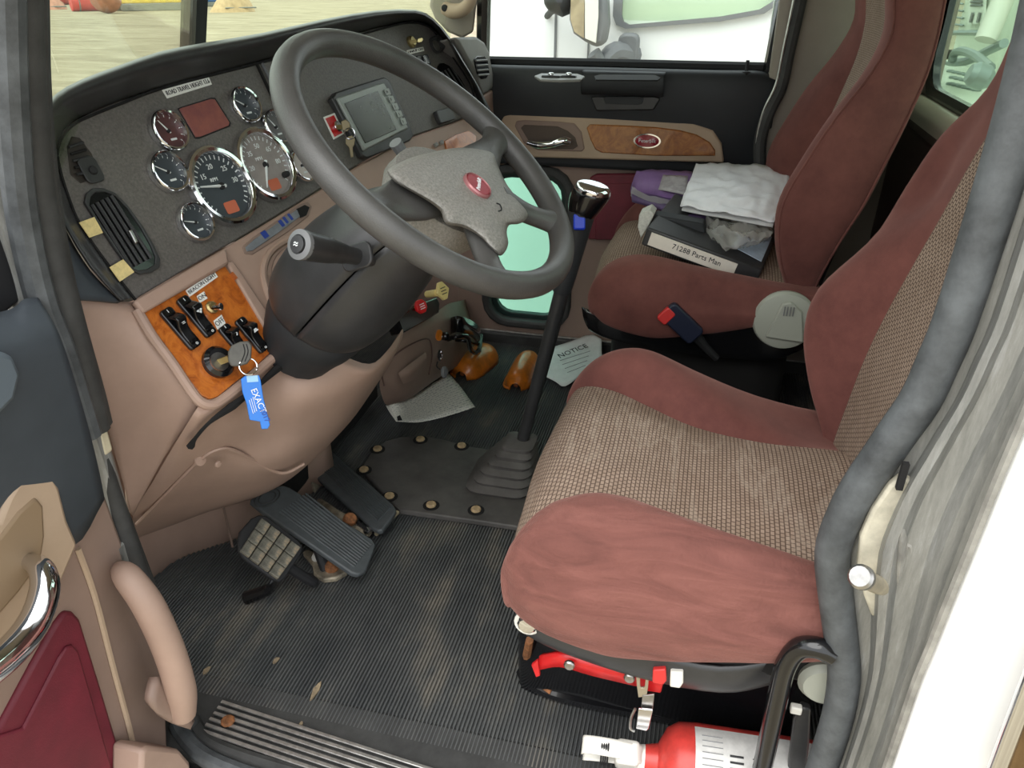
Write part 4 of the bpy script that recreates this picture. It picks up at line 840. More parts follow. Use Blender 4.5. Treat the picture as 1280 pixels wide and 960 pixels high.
tube('hatch_line', [PY(480, 482, .653), PY(478, 466, .645), PY(490, 447, .622), PY(515, 430, .609), PY(536, 424, .603), PY(540, 445, .606), PY(536, 468, .617)], .0018, 'brown', CX, n=5)
surf('hatch_bulge', [[PY(498, 466, .622), PY(512, 455, .61), PY(532, 440, .604)], [PY(500, 472, .62), PY(516, 464, .602), PY(534, 448, .600)], [PY(504, 480, .625), PY(518, 474, .612), PY(534, 458, .612)]], 'beige3', CX, 3, 3)
prism('brake_bezel', [PY(a, b, .598) for a, b in [(497, 398), (520, 381), (546, 371), (550, 378), (549, 391), (530, 403), (504, 417)]], V((0, .03, -.01)), 'gloss', CX, .004)
kn = V((-.35, -.85, .35)).normalized()
def oct_knob(name, c, r, mat, lab, sy=1, rot=22.5, word=''):
    x, y, z = frame_of(kn); pts = [c+x*(r*math.cos(math.radians(rot+45*k)))+y*(r*sy*math.sin(math.radians(rot+45*k))) for k in range(8)]
    k_ = prism(name, pts, kn*.010, mat, CX, .002, label=lab)
    for q_ in (-1, 0, 1): tube('print_line', [c+kn*.0105+y*(.005*q_)-x*.007, c+kn*.0105+y*(.005*q_)+x*.007], .0011, 'wink', k_, n=4, sm=1)
tube('knob_stem', [PY(524, 385, .592), PY(522, 386, .60)], .008, 'red', CX, n=10, sm=1)
oct_knob('trailer_knob', PY(524, 383.5, .585), .0165, 'red', 'red octagonal air supply knob', word='AIR')
tube('knob_stem', [PY(534, 368, .60), PY(546, 366, .57)], .0085, 'yellow', CX, n=12, sm=1)
x, y, z = frame_of(kn); c = PY(551, 364, .565)
yk = prism('parking_knob', [c+x*.021, c+x*.006+y*.021, c-x*.006+y*.021, c-x*.021, c-x*.006-y*.021, c+x*.006-y*.021], kn*.009, 'yellow', CX, .002, label='pale yellow diamond parking brake knob')
for k in range(3): tube('print_line', [c+kn*.0095+y*(.007-.007*k)-x*.008, c+kn*.0095+y*(.007-.007*k)+x*.008], .0011, 'ink', yk, n=4, sm=1)
lathe('socket_ring', [(.014, 0), (.014, .004), (.009, .005)], PY(548, 419, .602), (-.2, -1, .1), 'amber', CX, n=18)
lathe('socket_plug', [(.010, 0), (.011, .014), (.008, .018), (.001, .018)], PY(552, 420, .600), (-.2, -1, .1), 'gloss', CX, n=18)
text('plug_symbol', '-', PY(552.5, 420, .580), (1, 0, 0), (0, 0, 1), .02, 'wink', CX)
lathe('lighter_socket', [(.012, 0), (.012, .003), (.009, .004), (.008, .001), (.001, .001)], PY(549, 444, .607), (-.2, -1, .1), 'chrome', CX, n=20, sy=1.3)
lathe('socket_cap', [(.012, 0), (.013, .004), (.010, .008), (.001, .009)], PY(554, 465, .60), (-.2, -1, .1), 'truckgrey', CX, n=18, sy=1.25)
tube('cap_tether', [PY(547, 452, .603), PY(546, 458, .600), PY(550, 462, .598)], .0015, 'ink', CX, n=5)
# cup holder
CH = thing('cup_holder', 'glossy black cup holder clipped to the beige console', 'cup holder', PY(585, 440, .62))
rows = []
for px, py, y in ((560, 400, .64), (566, 396, .60), (578, 396, .575), (592, 402, .57), (600, 411, .585), (602, 424, .61)):
    rows.append([PY(px, py, y), PY(px, py+20, y)])
surf('holder_wall', rows, 'gloss', CH, 2, 4, solid=.005)
tube('holder_arm', [PY(560, 424, .60), PY(570, 421, .575), PY(581, 420, .562), PY(585, 423, .56), PY(588, 436, .562), PY(594, 441, .565), PY(599, 436, .575), PY(601, 420, .60)], .0065, 'gloss', CH, n=10)
surf('holder_base', [[PY(562, 424, .64), PY(570, 423, .64)], [PY(582, 424, .585), PY(598, 430, .60)]], 'gloss', CH, 2, 2, solid=.006)
# ================================================================== STEERING
SC = V((.275, .350, .8457)); SN = V((-.07258, -.64002, .76492)).normalized(); SU = V((.99363, -.11268, 0)).normalized(); SV = SN.cross(SU)
def SP(u, v, h=0.): return SC+SU*u+SV*v+SN*h
def PS(px, py, off=0.): return PP(px, py, SC, SN, off)
SW = thing('steering_wheel', 'black leather grained four spoke steering wheel with grey hub', 'steering wheel', SC-SN*.02)
R_ = .2155
tube('rim', [SP(R_*math.cos(a), R_*math.sin(a)) for a in [2*math.pi*i/24 for i in range(24)]], .0175, 'leather', SW, n=16, sm=4, closed=True, up=SN, prof=[(1.05*math.cos(2*math.pi*i/16), math.sin(2*math.pi*i/16)) for i in range(16)])
pad = [(485, 214), (498, 205), (516, 197), (541, 190.5), (565, 186), (586, 185), (604, 187), (617, 192), (622, 207), (634, 232), (652, 254), (660, 267), (655, 276), (646, 280), (636, 281), (633, 290), (635, 303), (631, 314), (624, 319), (614, 311), (604, 300), (591, 290), (576, 283), (561, 281), (555, 275), (551, 264), (539, 254), (526, 246), (508, 236), (494, 227)]
def pads(off, sh):
    P = [PS(a, b, off) for a, b in pad]; c = sum(P, V())/len(P); return [p.lerp(c, sh) for p in P]
rows = [pads(-.03, .02), pads(-.01, -.01), pads(.004, .0), pads(.012, .05), pads(.016, .16), pads(.019, .45), pads(.020, .75)]
surf('hub_pad', rows, 'hub', SW, 3, 2, closed=True, cap=True)
bcen = PS(596, 233, .020)
bd = lathe('badge', [(.001, .004), (.0175, .004), (.0195, .002), (.0195, -.004)], bcen, SN, 'green', SW, n=28, up=SV, label='round red badge with white script')
lathe('badge_rim', [(.0190, .002), (.0198, .005), (.0215, .003), (.0215, -.003)], bcen, SN, M('badge_rim_pink', (178, 120, 122), .3, .4), bd, n=28)
bu_ = (SU*.9+SV*.42).normalized(); text('badge_script', 'Peterbilt', bcen+SN*.0048, bu_, SN.cross(bu_), .0088, 'wink', bd)
tube('horn_symbol', [PS(621, 254, .0205), PS(625, 256, .0205), PS(627, 262, .0205), PS(623, 264, .0205)], .0009, 'ink', SW, n=5)
def spoke(ang, u0, v0, w0, w1, h0):
    a = math.radians(ang); e = SP((R_-.002)*math.cos(a), (R_-.002)*math.sin(a)); s = SP(u0, v0, h0); d = (e-s).normalized(); sd = SN.cross(d).normalized(); rows = []
    for t, w_, hh in ((0, w0, .012), (.25, w0*.95, .012), (.5, w0*.75, .012), (.75, w1*.85, .013), (.92, w1*1.1, .014), (1.0, w1*1.5, .013)):
        c = s.lerp(e, t)-SN*(.006*math.sin(math.pi*t))
        rows.append([c+sd*w_*math.cos(b)+SN*hh*math.sin(b) for b in [2*math.pi*k/10 for k in range(10)]])
    surf('spoke', rows, 'leather', SW, 2, 3, closed=True, cap=True)
spoke(-2, .07, -.035, .034, .024, .0); spoke(-52, .05, -.09, .026, .021, .004); spoke(-125, -.04, -.09, .026, .021, .004); spoke(-176, -.07, -.03, .036, .024, -.010)
lathe('hub_back', [(.05, -.085), (.072, -.07), (.082, -.045), (.078, -.02), (.05, -.012)], SP(0, -.035), SN, 'hub', SW, n=28, up=SV, sx=1.15)

CLN = thing('steering_column', 'black plastic steering column shroud with stalk and tilt lever', 'column', SC-SN*.42)
def ring(s, ru, rv, a0, a1, n=9, sv=-.0): return [SC-SN*s+SV*sv+SU*(ru*math.cos(a))+SV*(rv*math.sin(a)) for a in [math.radians(a0+(a1-a0)*k/(n-1)) for k in range(n)]]
prof = [(.085, .055, .050, -.02), (.10, .075, .068, -.02), (.14, .092, .082, -.012), (.20, .103, .094, -.005), (.26, .105, .098, 0), (.31, .096, .092, .004), (.335, .080, .080, .006)]
surf('upper_shroud', [ring(s, a, b, -8, 188, sv=c) for s, a, b, c in prof], 'black', CLN, 3, 3, solid=.004)
surf('lower_shroud', [ring(s, a*.99, b*.99, -10, -170, sv=c) for s, a, b, c in prof], 'black', CLN, 3, 3, solid=.004)
surf('column_boot', [ring(s, a, b, 0, 340, 18, c) for s, a, b, c in ((.31, .082, .080, .0), (.335, .085, .082, 0), (.36, .082, .078, 0), (.385, .074, .07, 0), (.42, .066, .062, 0))], 'softblack', CLN, 1, 3, closed=True, cap=True)
bp_ = PX(452, 322, .185); tip = PX(376, 306, .085); ax = (tip-bp_).normalized()
plate('stalk_base', bp_+ax*.006, SU.cross(ax).cross(ax), SU.cross(ax), .035, .05, .012, .006, 'black', CLN, .002)
st = tube('signal_stalk', [bp_-ax*.02, bp_+ax*.035, bp_+ax*.037, bp_+ax*.05, bp_.lerp(tip, .6), tip-ax*.003, tip], [.010, .012, .013, .014, .0165, .0185, .0175], 'black', CLN, n=18, sm=3)
lathe('stalk_end', [(.0185, -.003), (.0185, .003), (.012, .005), (.0115, .002), (.001, .003)], tip, ax, 'truckgrey', st, n=24)
lathe('stalk_button', [(.0105, 0), (.0105, .004), (.001, .005)], tip+ax*.003, ax, 'black', st, n=20)
x, y, z = frame_of(ax); text('button_symbol', '\u2248', tip+ax*.0085, x, y, .013, 'gmark', st)
for k, (a, b) in enumerate(((0, .3), (.5, .35), (1.0, .4), (.25, .48))): box('stalk_mark', bp_.lerp(tip, .75-b*.4)+(y*.0172*math.cos(.9-a)-x*.0172*math.sin(.9-a))*(.96-.12*b), (.003, .005, .0008), 'gmark', st, X=ax, Z=y)
t0 = SC-SN*.12+SU*.03+SV*.07
tube('tilt_lever', [PX(508, 210, .36), PX(503, 192, .36), PX(494, 178, .35)], [.007, .009, .010], 'truckgrey', CLN, n=10)

# ---- keys
def keyring(c, n_, r, name='ring', parent=None, mat='chrome'):
    x, y, z = frame_of(n_); return tube(name, [c+x*(r*math.cos(a))+y*(r*math.sin(a)) for a in [2*math.pi*k/12 for k in range(12)]], .0012, mat, parent, n=6, sm=3, closed=True)
KY = thing('ignition_key', 'grey headed key with ring and blue tag in the ignition', 'key', PW(285, 450, .04))
b0, b1 = PW(273.5, 452.5, .018), PW(286, 448, .033)
tube('key_blade', [b0, b1], .0045, 'brass', KY, prof=[(1, .35), (-1, .35), (-1, -.35), (1, -.35)], sm=1, smooth=False)
hn = (CAM-b1).normalized()
def PH(px, py, off=0.): return PP(px, py, b1, hn, off)
prism('key_head', [PH(a, b, .004) for a, b in [(285, 440), (289, 432), (300, 427), (311, 426), (315, 432), (314, 448), (309, 455), (299, 458), (289, 458), (285, 451)]], -hn*.008, M('key_head_grey', (84, 82, 76), .5, var=.1, vs=60), KY, .002)
for k in range(2): tube('head_groove', [PH(304+k*4, 430, .0045), PH(306+k*4, 440, .0045), PH(302+k*4, 452, .0045)], .0007, 'ink', KY, n=5)
keyring(PH(310.5, 458, .003), (hn+V((.3, 0, .1))).normalized(), .0125, 'key_ring', KY)
tagp = [(301, 474), (306, 470), (324, 469), (326, 476), (329, 496), (336, 524), (337.5, 531), (335, 536), (327, 536.5), (325, 527), (312, 525), (308.5, 506), (303, 490)]
tg = prism('key_tag', [PH(a, b, .002) for a, b in tagp], -hn*.003, 'blue', KY, .0008, label='blue plastic key tag')
prism('tag_window', [PH(a, b, .0026) for a, b in [(308, 470), (322, 469), (323, 477), (309, 478)]], -hn*.001, M('tag_clear', (150, 196, 226), .2, coat=.5), tg)
td = (PH(332, 522)-PH(317, 488)).normalized(); tu = hn.cross(td); text('tag_lettering', 'EXACT', PH(323, 501, .0028), td, tu, .0125, 'wink', tg, sx=.95)
for k in range(3): tube('tag_line', [PH(316-k*2.2, 496+k*2, .0028), PH(321-k*2.2, 514+k*1.5, .0028)], .0005, 'wink', tg, n=4, sm=1)
text('tag_scribble', '2017', PH(331, 519, .0028), td, tu, .0105, 'bluetx', tg)
K2 = thing('spare_keys', 'pair of worn keys on a wire ring by the centre screen', 'key', PD(436, 172, .02))
k0, k1 = PD(421, 159, .012), PD(432, 158, .032)
tube('key_blade', [k0, k1], .004, 'brass', K2, prof=[(1, .35), (-1, .35), (-1, -.35), (1, -.35)], sm=1, smooth=False)
kn2 = (CAM-k1).normalized()
def P2(px, py, off=0.): return PP(px, py, k1, kn2, off)
prism('key_head', [P2(a, b) for a, b in [(426, 152), (432, 149), (437, 153), (438, 160), (434, 165), (428, 163)]], kn2*.003, M('aged_brass', (118, 108, 84), .4, .8), K2, .001)
keyring(P2(437, 167, .004), (kn2+V((.4, 0, 0))).normalized(), .010, 'key_ring', K2)
prism('hanging_key', [P2(a, b, .002) for a, b in [(432, 172), (440, 169), (444, 174), (443, 181), (441, 184), (442, 196), (438.5, 197), (436, 184), (432, 180)]], kn2*.002, bpy.data.materials['aged_brass'], K2, .0006)
K3 = thing('panel_key', 'small brass key in the lock at the dash top', 'key', PD(520, 50, .02))
tube('key_blade', [PD(513, 53, .009), PD(521, 51, .024)], .0035, 'brass', K3, prof=[(1, .35), (-1, .35), (-1, -.35), (1, -.35)], sm=1, smooth=False)
prism('key_head', [PD(a, b, .026) for a, b in [(520, 52.5), (521, 49), (526, 47.5), (528, 50), (526, 53), (522, 54)]], DNRM*.003, 'brass', K3, .0008)

# ================================================================== PEDALS
def plane_pedal(Bp, Tp): d = (Tp-Bp).normalized(); s = V((1, 0, 0))-d*d.x; s.normalize(); n = s.cross(d); n = n if n.z > 0 else -n; return d, s, n
def treadle(name, label, Bpx, Tpx, Ty, outline, ribs_a, ribs_b, nr):
    Bp = PZ(*Bpx, .035); Tp = PY(*Tpx, Ty); d, s, n = plane_pedal(Bp, Tp)
    o = thing(name, label, 'pedal', (Bp.x, Bp.y, 0))
    f = lambda px, py, off=0.: PP(px, py, Bp, n, off)
    prism('tread', [f(a, b, .012) for a, b in outline], -n*.012, 'pedal', o, .003)
    prism('tread_plate', [f(a, b, -.001) for a, b in outline], -n*.006, 'ink', o, .002)
    for k in range(nr):
        t = (k+.5)/nr; a0 = (ribs_a[0][0]+(ribs_a[1][0]-ribs_a[0][0])*t, ribs_a[0][1]+(ribs_a[1][1]-ribs_a[0][1])*t); b0 = (ribs_b[0][0]+(ribs_b[1][0]-ribs_b[0][0])*t, ribs_b[0][1]+(ribs_b[1][1]-ribs_b[0][1])*t)
        tube('rib', [f(*a0, .0125), f(*b0, .0125)], .0022, 'pedal', o, n=6, sm=1)
    tube('support', [Bp-n*.012, V((Bp.x, Bp.y+.02, -.003))], .012, 'ink', o, n=8, sm=1)
    return o, f, d, s, n
o, f, d, s, n = treadle('brake_pedal', 'wide black ribbed treadle pedal in the middle', (455, 700), (335, 614), .80,
    [(313, 626), (317, 619), (338, 610), (354, 606), (362, 609), (466, 674), (470, 681), (467, 690), (457, 714), (449, 718), (440, 716), (330, 640)], [(348, 641), (384, 616)], [(442, 710), (465, 680)], 11)
c = f(334, 622, .0135); x2 = s; 
for r in (.028, .019): tube('emblem_ring', [c+s*(r*1.15*math.cos(a))+d*(r*.62*math.sin(a)) for a in [2*math.pi*k/14 for k in range(14)]], .0013, 'rubber', o, n=5, sm=2, closed=True)
tube('return_arm', [f(390, 655, -.01), f(400, 690, -.03), PZ(408, 712, .01)], .012, 'ink', o, n=8)
o, f, d, s, n = treadle('accelerator_pedal', 'long black ribbed accelerator pedal nearest the floor cover plate', (485, 650), (398, 568), .86,
    [(379, 581), (386, 571), (400, 562), (408, 560), (414, 563), (492, 631), (495, 637), (492, 643), (478, 662), (472, 663), (466, 660)], [(402, 588), (428, 578)], [(472, 652), (489, 634)], 10)
c = f(398, 569, .0135)
for r in (.022, .014): tube('emblem_ring', [c+s*(r*1.15*math.cos(a))+d*(r*.62*math.sin(a)) for a in [2*math.pi*k/14 for k in range(14)]], .0012, 'rubber', o, n=5, sm=2, closed=True)
CP = thing('clutch_pedal', 'square worn metal clutch pedal with grid grooves and dried mud', 'pedal', PZ(338, 740, 0))
cc = PY(338, 684, .70); cn = V((-.22, -.62, .75)).normalized()
def PC(px, py, off=0.): return PP(px, py, cc, cn, off)
co_ = [(298, 674), (300, 664), (314, 648), (324, 643.5), (334, 645), (374, 676), (379, 683), (377, 692), (357, 722), (350, 727), (342, 724), (305, 698), (299, 688)]
prism('pad_back', [PC(a, b, -.004) for a, b in co_], -cn*.010, 'ink', CP, .003)
# pad faced with tiles left by the grooves
ex, ey = (378-330, 683-645), (302-330, 672-645)   # along the two edges in view
c00 = (327, 648)
for i in range(4):
    for j in range(3):
        def g(u, v): return PC(c00[0]+(374-327)*u*1.0+(301-327)*v, c00[1]+(684-648)*u+(674-648)*v+0*u*v, 0)
        u0, u1, v0, v1 = i/4+.009, (i+1)/4-.009, j/3+.011, (j+1)/3-.011
        # stretch lower row of the pad
        def h(u, v): 
            A, B, C_, D_ = V((327, 646, 0)), V((377, 684, 0)), V((348, 724, 0)), V((300, 688, 0)); A2 = V((318, 648, 0))
            p = A.lerp(B, u).lerp(D_.lerp(C_, u), v) if True else A2
            return PC(p.x, p.y, .004)
        prism('pad_tile', [h(u0, v0), h(u1, v0), h(u1, v1), h(u0, v1)], -cn*.008, 'mud', CP, .0015)
tube('pedal_arm', [PC(358, 706, -.012), PC(372, 716, -.03), PZ(392, 728, .03), PZ(385, 722, .02)], .010, 'ink', CP, n=10)
tube('pedal_rod', [PC(350, 715, -.015), PZ(338, 735, .03), PZ(308, 748, .004)], [.010, .010, .014], 'gloss', CP, n=10)
LK = thing('pedal_bracket', 'pale corroded bracket with bolts beside the brake pedal', 'bracket', PZ(405, 712, 0))
prism('bracket_plate', [PZ(a, b, .012) for a, b in [(378, 690), (384, 686), (420, 700), (432, 708), (434, 714), (420, 722), (404, 724), (392, 716), (390, 704)]], (0, 0, -.012), 'dirtysteel', LK, .003)
bolt('bolt', PZ(396, 697, .014), (-.3, -.5, .8), .011, .012, 'whiteplastic', LK); bolt('bolt', PZ(414, 709, .014), (-.3, -.5, .8), .015, .014, 'rust', LK)
LK = thing('pedal_linkage', 'whitish linkage and rusty spring between the two treadle pedals', 'linkage', PZ(425, 640, 0))
prism('link_plate', [PY(a, b, .80) for a, b in [(392, 603), (400, 606), (420, 622), (427, 634), (412, 634), (396, 622)]], V((0, .008, 0)), 'dirtysteel', LK, .002)
tube('link_rod', [PY(396, 626, .80), PZ(418, 640, .05), PZ(440, 655, .03), PZ(462, 668, .02)], [.010, .008, .012, .008], 'dirtysteel', LK, n=8)
bolt('bolt', PY(406, 619, .795), (-.2, -.9, .3), .008, .008, 'steel', LK); bolt('bolt', PZ(437, 650, .055), (-.3, -.5, .8), .015, .012, 'rust', LK)
tube('spring', [PZ(445+k*1.4+(1.5 if k % 2 else -1.5), 652+k*1.0+(2.5 if k % 2 else -2.5), .04) for k in range(10)], .003, 'ink', LK, n=5, sm=3)
for q in ((458, 664), (464, 661)): bolt('bolt', PZ(*q, .03), (-.3, -.5, .8), .007, .01, 'steel', LK)
tube('mat_edge_strip', [PZ(470, 668, .008), PZ(482, 655, .008), PZ(497, 640, .008)], .005, M('pale_mat_edge', (150, 138, 112), .7, var=.2, vs=40), None, n=6, label='pale metal edge strip of the mat beside the accelerator', cat='strip')
box('carpet_toe_board', PZ(425, 590, .02)+V((.1, .22, .04)), (.5, .35, .06), 'dark', None, .01, label='dark felt toe board behind the pedals', cat='toe board')

# ---- floor cover plate and gear lever
FP = thing('floor_cover_plate', 'worn dark rubber cover plate bolted around the gear lever', 'plate', PZ(560, 600, 0))
fp = [(452, 588), (455, 578), (466, 563), (482, 551), (500, 546), (526, 544), (555, 549), (582, 557), (640, 566), (720, 580), (720, 672), (640, 657), (600, 651), (550, 644), (500, 637), (490, 628), (470, 606)]
prism('plate_sheet', [PZ(a, b, .014) for a, b in fp], (0, 0, -.014), 'oldplate', FP, .003)
for i, q in enumerate(((525.5, 550), (577, 558), (472, 562), (455, 588), (487, 621), (539, 632), (595, 638))):
    cq = PZ(*q, .0145); lathe('bolt_recess', [(.019, 0), (.019, .0012), (.001, .0012)], cq, (0, 0, 1), 'dark', FP, n=14); bolt('plate_bolt', cq+V((0, 0, .001)), (0, 0, 1), .0115, .007, M('muddy_bolt', (176, 152, 116), .7, .1, var=.2, vs=90) if i == 0 else bpy.data.materials['muddy_bolt'], FP)
GL = thing('gear_lever', 'tall black gear lever with chrome topped knob and pleated boot', 'gear lever', PZ(622, 605, .014))
gb, gt = PX(652, 556, .76), PX(728, 262, .70)
gc = PZ(622, 598, .014); gc = V((gc.x+.005, gc.y-.01, .014)); rows = []
for k in range(13):
    t = k/12; c = gc.lerp(V((gb.x, gb.y, gb.z+.02)), t); hw = (.082-.05*t)*(1+(.09 if k % 2 else -.06)); hh = (.075-.045*t)*(1+(.09 if k % 2 else -.06))
    if k == 12: hw, hh = .017, .017
    rows.append([c+V((a*2*hw, b*2*hh, 0)) for a, b in rrect(1, 1, .22 if k < 12 else .49, 3)])
surf('boot', rows, 'oldplate', GL, 1, 2, closed=True, cap=True)
gd = (gt-gb)
tube('shaft', [gb-gd*.08, gb+gd*.4, gb+gd*.78], .0145, 'black', GL, n=14, sm=2)
tube('grip', [gb+gd*.70, gb+gd*.74, gb+gd*.88, gb+gd*1.0], [.018, .021, .024, .026], 'softblack', GL, n=16)
kt = gd.normalized(); kx, ky, kz = frame_of(kt, (0, -1, 0))
ko = gb+gd*.985
rows = [[ko+kt*h+ky*dy+kx*(a*math.cos(q))+ky*(b*math.sin(q)) for q in [2*math.pi*i/16 for i in range(16)]] for h, a, b, dy in ((-.005, .022, .024, 0), (.012, .027, .030, .002), (.03, .029, .034, .005), (.044, .029, .036, .008), (.050, .027, .034, .009))]
surf('knob', rows, 'gloss', GL, 1, 3, closed=True, cap=True)
rows = [[ko+kt*h+ky*dy+kx*(a*math.cos(q))+ky*(b*math.sin(q)) for q in [2*math.pi*i/16 for i in range(16)]] for h, a, b, dy in ((.049, .028, .035, .009), (.056, .027, .033, .009), (.062, .020, .026, .009), (.064, .006, .008, .009))]
surf('knob_cap', rows, 'chrome', GL, 1, 3, closed=True, cap=True)
bs = gb+gd*.955; td_ = (CAM-bs).normalized(); plate('range_switch', bs+td_*.022, RT, -DN, .022, .03, .004, .012, M('blue_switch', (24, 58, 190), .35), GL, .003)
tube('splitter_lever', [bs-RT*.02, bs-RT*.034+V((0, 0, .002))], [.006, .005], 'chrome', GL, n=8, sm=1)
tube('air_line', [gb+gd*.72+V((.016, -.012, 0)), gb+gd*.4+V((.014, -.012, 0)), gb+gd*.05+V((.012, -.008, 0))], .004, 'ink', GL, n=6)

# ---- things on the floor
def sheet(name, rows, mat, label, cat='paper'): return surf(name, rows, mat, None, 4, 4, solid=.0006, label=label, cat=cat)
PA = thing('printed_form', 'creased printed form lying half under the beige console', 'paper', PZ(535, 500, 0))
surf('sheet', [[PZ(482, 507, .006), PZ(512, 498, .02), PZ(540, 480, .03), PZ(560, 466, .035)], [PZ(488, 517, .004), PZ(520, 510, .012), PZ(550, 495, .018), PZ(576, 484, .02)], [PZ(495, 527, .003), PZ(524, 528, .003), PZ(560, 520, .004), PZ(594, 509, .006)]], 'print', PA, 4, 4, solid=.0006)
prism('corner_mark', [PZ(497, 526, .005), PZ(503, 525.5, .005), PZ(500, 519, .007), PZ(496, 521, .007)], (0, 0, .0005), 'ink', PA)
PA = thing('notice_sheet', 'white notice sheet leaning under the passenger seat front', 'paper', PZ(715, 470, 0))
nrows = [[PZ(694, 433, .02), PZ(716, 426, .035), PZ(738, 418, .05), PZ(752, 424, .06)], [PZ(682, 446, .014), PZ(706, 442, .022), PZ(735, 434, .04), PZ(752, 438, .05)], [PZ(672, 456, .008), PZ(696, 460, .015), PZ(728, 453, .03), PZ(751, 452, .04)], [PZ(680, 470, .006), PZ(694, 477, .008), PZ(706, 483, .012), PZ(728, 468, .02)]]
surf('sheet', nrows, M('white_form', (226, 232, 228), .7, var=.04, vs=30), PA, 4, 4, solid=.0006)
cN = PZ(716, 440, .036); u_ = (PZ(740, 430, .045)-PZ(694, 448, .022)).normalized(); n2 = V((-.25, 0, 1)).normalized(); v_ = n2.cross(u_)
text('heading', 'NOTICE', cN+n2*.004, u_, v_, .028, 'ink', PA)
for k in range(4): tube('print_line', [PZ(700+k*3, 452+k*5, .024-k*.002)+n2*.004, PZ(738-k*2, 440+k*6, .04-k*.003)+n2*.004], .0009, 'truckgrey', PA, n=4, sm=1)
def lens(A, B, w_, h_, label):
    d = (B-A); L = d.length; d.normalize(); s = V((0, 0, 1)).cross(d); rows = []
    o = thing('amber_lens', label, 'lamp lens', (A+B)/2, group='amber lamp lenses on the floor')
    for t in (0, .03, .1, .25, .5, .75, .9, .97, 1):
        k = max(.45, (1-abs(2*t-1)**5)**.5); c = A+d*(L*t)
        rows.append([c+s*(w_/2*k*math.cos(a))+V((0, 0, h_*k*math.sin(a))) for a in [math.pi*i/8 for i in range(9)]])
    surf('lens_shell', rows, 'amber', o, 2, 2, solid=.003)
    tube('lens_rim', [A+s*w_*.2+V((0, 0, .004)), A+d*.02+s*w_*.46+V((0, 0, .004)), A.lerp(B, .5)+s*w_*.5+V((0, 0, .004)), B-d*.02+s*w_*.46+V((0, 0, .004)), B+s*w_*.1+V((0, 0, .004))], .004, 'amber', o, n=6)
    bolt('screw_boss', A+d*.015+V((0, 0, h_*.25)), -d, .008, .01, M('amber_dark', (120, 60, 20), .5) if 'amber_dark' not in bpy.data.materials else bpy.data.materials['amber_dark'], o)
A_, B_ = PZ(651, 489, .0), PZ(651, 449, .0); A_.y = B_.y = PZ(651, 475, 0).y; lens(A_, B_, .085, .055, 'upright amber lens standing clear on the mat beside the lever')
lens(PZ(576, 474, .0), PZ(613, 444, .0), .10, .06, 'amber lens lying under the cup holder')
